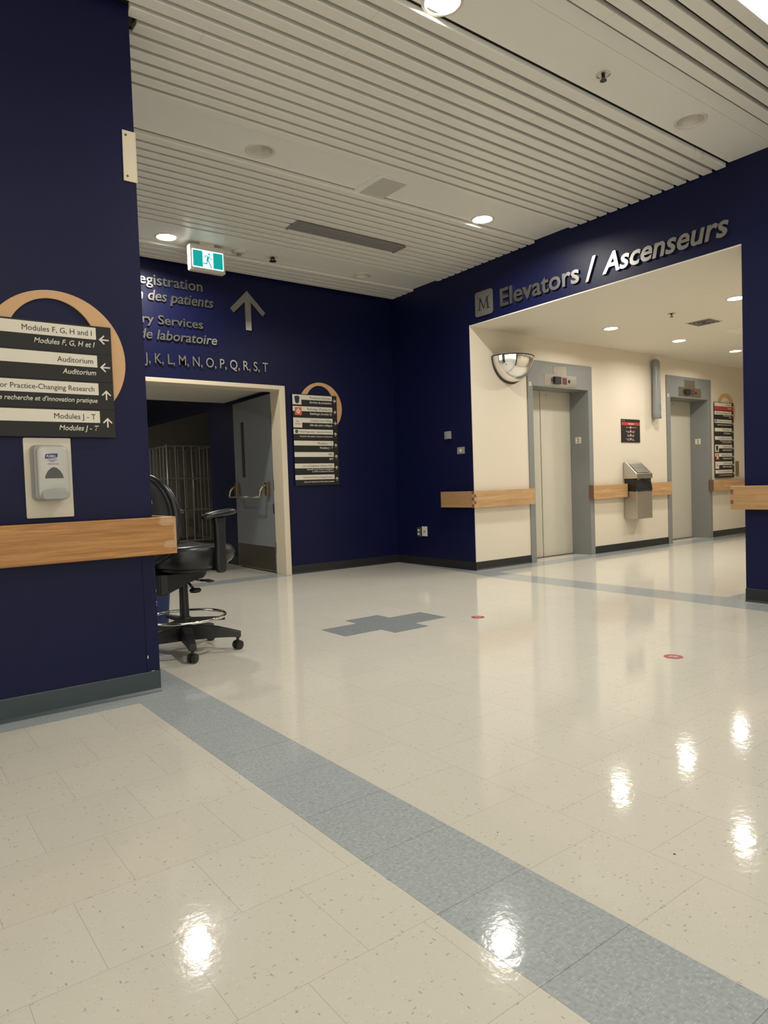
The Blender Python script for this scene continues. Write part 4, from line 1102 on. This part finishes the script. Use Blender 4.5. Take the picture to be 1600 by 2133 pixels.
# seat mechanism
mc = MB(); mc.loft([[(x, s_ * wd, z_) for s_, z_ in ((-1, zl), (1, zl), (1, 0.512), (-1, 0.512))] for x, wd, zl in ((-0.21, 0.08, 0.385), (-0.17, 0.10, 0.392), (-0.02, 0.10, 0.445), (0.09, 0.09, 0.462), (0.12, 0.08, 0.48))])
mc.done('seat_mechanism', 'black', ch, bevel=0.006)
lv = MB(); lv.tube([(0.0, -0.03, 0.455), (0.012, -0.06, 0.425), (0.018, -0.078, 0.405)], [0.008, 0.008, 0.009])
lv.done('height_lever', 'black', ch, smooth=True)
MB().lathe([(0.004, -0.009), (0.030, -0.012), (0.038, 0.0), (0.030, 0.012), (0.004, 0.009)], (0.022, -0.096, 0.392), 20).done('lever_paddle', 'black', ch, smooth=True)
lv = MB(); lv.tube([(0.03, -0.078, 0.515), (0.03, -0.084, 0.465), (0.038, -0.09, 0.454), (0.055, -0.104, 0.451)], 0.0045)
lv.tube([(0.055, -0.104, 0.451), (0.075, -0.125, 0.449), (0.092, -0.142, 0.446), (0.115, -0.164, 0.443)], [0.008, 0.007, 0.011, 0.004])
lv.done('tilt_lever', 'black', ch, smooth=True)
# seat cushion: super-ellipse pillow
def pillow(lx, ly, e, prof, warp):
    n = 48; rings = []
    for (k, z_) in prof:
        ring_ = []
        for i in range(n):
            a = 2 * pi * i / n; ca, sa = cos(a), sin(a)
            x = lx * k * math.copysign(abs(ca) ** (2 / e), ca); y = ly * k * math.copysign(abs(sa) ** (2 / e), sa)
            ring_.append(warp(x, y, z_))
        rings.append(ring_)
    return MB().loft(rings)
def seat_warp(x, y, z):
    dz = 0.0
    if x > 0.10: dz -= 1.15 * (x - 0.10) ** 2
    if x < -0.12: dz += 0.5 * (x + 0.12) ** 2
    dz += 0.22 * y * y * (1 if z > 0.58 else 0)
    if z < 0.58: dz += 0.30 * max(0.0, x - 0.06)
    return (x + 0.045, y, z + dz + 0.018)
pillow(0.262, 0.262, 2.9, [(0.80, 0.510), (0.92, 0.518), (0.98, 0.540), (1.0, 0.575), (0.995, 0.602), (0.97, 0.628), (0.92, 0.644), (0.80, 0.652), (0.5, 0.652), (0.02, 0.650)], seat_warp).done('seat', 'vinyl_black', ch, smooth=True)
pillow(0.235, 0.235, 2.9, [(0.8, 0.496), (0.94, 0.500), (0.97, 0.512), (0.94, 0.518)], seat_warp).done('seat_pan', 'black', ch, smooth=True)
# backrest, oval, curved around the sitter
def back_warp(u, v, d, thick_sign=0):
    # u sideways, v height offset, d depth (front +)
    x = -0.245 - 0.10 * (v / 0.30) ** 2 * (1 if v > 0 else 0.3) * 0.6 + 0.55 * u * u + d
    return (x + 0.015, u, 0.845 + v)
n = 48
def oval(k, e=2.4, lu=0.245, lv_=0.275):
    return [(lu * k * math.copysign(abs(cos(2 * pi * i / n)) ** (2 / e), cos(2 * pi * i / n)), lv_ * k * math.copysign(abs(sin(2 * pi * i / n)) ** (2 / e), sin(2 * pi * i / n))) for i in range(n)]
MB().loft([[back_warp(u, v, d) for u, v in oval(k)] for k, d in ((0.90, 0.006), (0.975, 0.010), (1.0, 0.024), (0.995, 0.040), (0.96, 0.056), (0.88, 0.066), (0.6, 0.070), (0.02, 0.070))]).done('backrest', 'vinyl_black', ch, smooth=True)
MB().loft([[back_warp(u, v, d) for u, v in oval(k)] for k, d in ((0.02, -0.012), (0.6, -0.012), (0.86, -0.009), (0.93, -0.002), (0.935, 0.006), (0.90, 0.012))]).done('back_shell', 'black', ch, smooth=True)
MB().tube([(-0.12, 0, 0.515), (-0.24, 0, 0.53), (-0.285, 0, 0.60), (-0.282, 0, 0.72), (-0.272, 0, 0.84)], [0.024, 0.024, 0.022, 0.022, 0.02], 12).done('back_post', 'black', ch, smooth=True)
for s_ in (-1, 1):
    arm = MB()
    yy = 0.285 * s_
    arm.loft([[(0.085 + ox * kx, yy + oy * 0.020, z_) for ox, oy in ((-1, -1), (1, -1), (1, 1), (-1, 1))] for z_, kx in ((0.505, 0.020), (0.520, 0.031), (0.560, 0.036), (0.60, 0.036), (0.68, 0.033), (0.80, 0.036), (0.846, 0.042))])
    am = arm.done('armrest_post', 'black', ch, bevel=0.012, segs=3)
    box('armrest_bracket', 'black', ch, 0.062, 0.108, min(yy, 0.10 * s_), max(yy, 0.10 * s_), 0.520, 0.538)
    pd = MB(); rings = []
    for (k, z_) in ((0.80, 0.842), (0.95, 0.846), (1.0, 0.856), (0.96, 0.868), (0.80, 0.876), (0.03, 0.880)):
        rr = []
        for i in range(36):
            a = 2 * pi * i / 36; x = 0.122 * k * math.copysign(abs(cos(a)) ** 0.8, cos(a)); y = 0.046 * k * math.copysign(abs(sin(a)) ** 0.8, sin(a))
            rr.append((0.088 + x, yy + y, z_ + 0.008 + 0.10 * x - 0.9 * min(0, x + 0.03) ** 2 - 0.5 * max(0, x - 0.06) ** 2))
        rings.append(rr)
    pd.loft(rings).done('armrest_pad', 'vinyl_black', ch, smooth=True)

# blue bin behind the wall end
bb = thing('recycling_bin', 'blue plastic bin mostly hidden behind the near wall, left of the chair column', 'bin', loc=(1.560, 5.05, 0))
b = MB(); b.loft([[(x * k, y * k, z_) for x, y in rrect(-0.21, 0.21, -0.15, 0.15, 0.03)] for z_, k in ((0.0, 0.86), (0.42, 1.0))]); b.done('bin_body', 'bin_blue', bb)
b = MB(); b.loft([[(x * k, y * k, z_) for x, y in rrect(-0.215, 0.215, -0.155, 0.155, 0.03)] for z_, k in ((0.405, 1.0), (0.405, 1.03), (0.432, 1.03), (0.432, 0.98))]); b.done('bin_rim', 'bin_blue', bb)

# wire cage trolley in the alcove
cg = thing('cage_trolley', 'tall wire cage trolley standing beyond the double doorway', 'trolley', loc=(4.07, 11.25, 0))
CWd, CDp, Z0, Z1 = 0.84, 1.0, 0.17, 1.80
for (x, y) in ((0, 0), (CWd, 0), (0, CDp), (CWd, CDp)):
    MB().tube([(x, y, 0.10), (x, y, Z1)], 0.020, 10).done('post', 'cage', cg, smooth=True)
    MB().lathe([(0.045, -0.016), (0.055, -0.010), (0.055, 0.010), (0.045, 0.016)], (x, y, 0.056), 16, 'Y').done('wheel', 'black', cg)
for z_ in (Z0 + 0.02, 0.70, 1.235, Z1 - 0.025):
    for y in (0, CDp): MB().tube([(0, y, z_), (CWd, y, z_)], 0.014, 8).done('rail', 'cage', cg)
    for x in (0, CWd): MB().tube([(x, 0, z_), (x, CDp, z_)], 0.012, 8).done('rail', 'cage', cg)
for i in range(1, 6):
    for y in (0, CDp): MB().tube([(i * CWd / 6, y, Z0), (i * CWd / 6, y, Z1 - 0.02)], 0.009, 8).done('bar', 'cage', cg)
    for x in (0, CWd): MB().tube([(x, i * CDp / 6, Z0), (x, i * CDp / 6, Z1 - 0.02)], 0.009, 8).done('bar', 'cage', cg)
box('deck', 'dark_steel', cg, -0.01, CWd + 0.01, -0.01, CDp + 0.01, 0.125, 0.165)
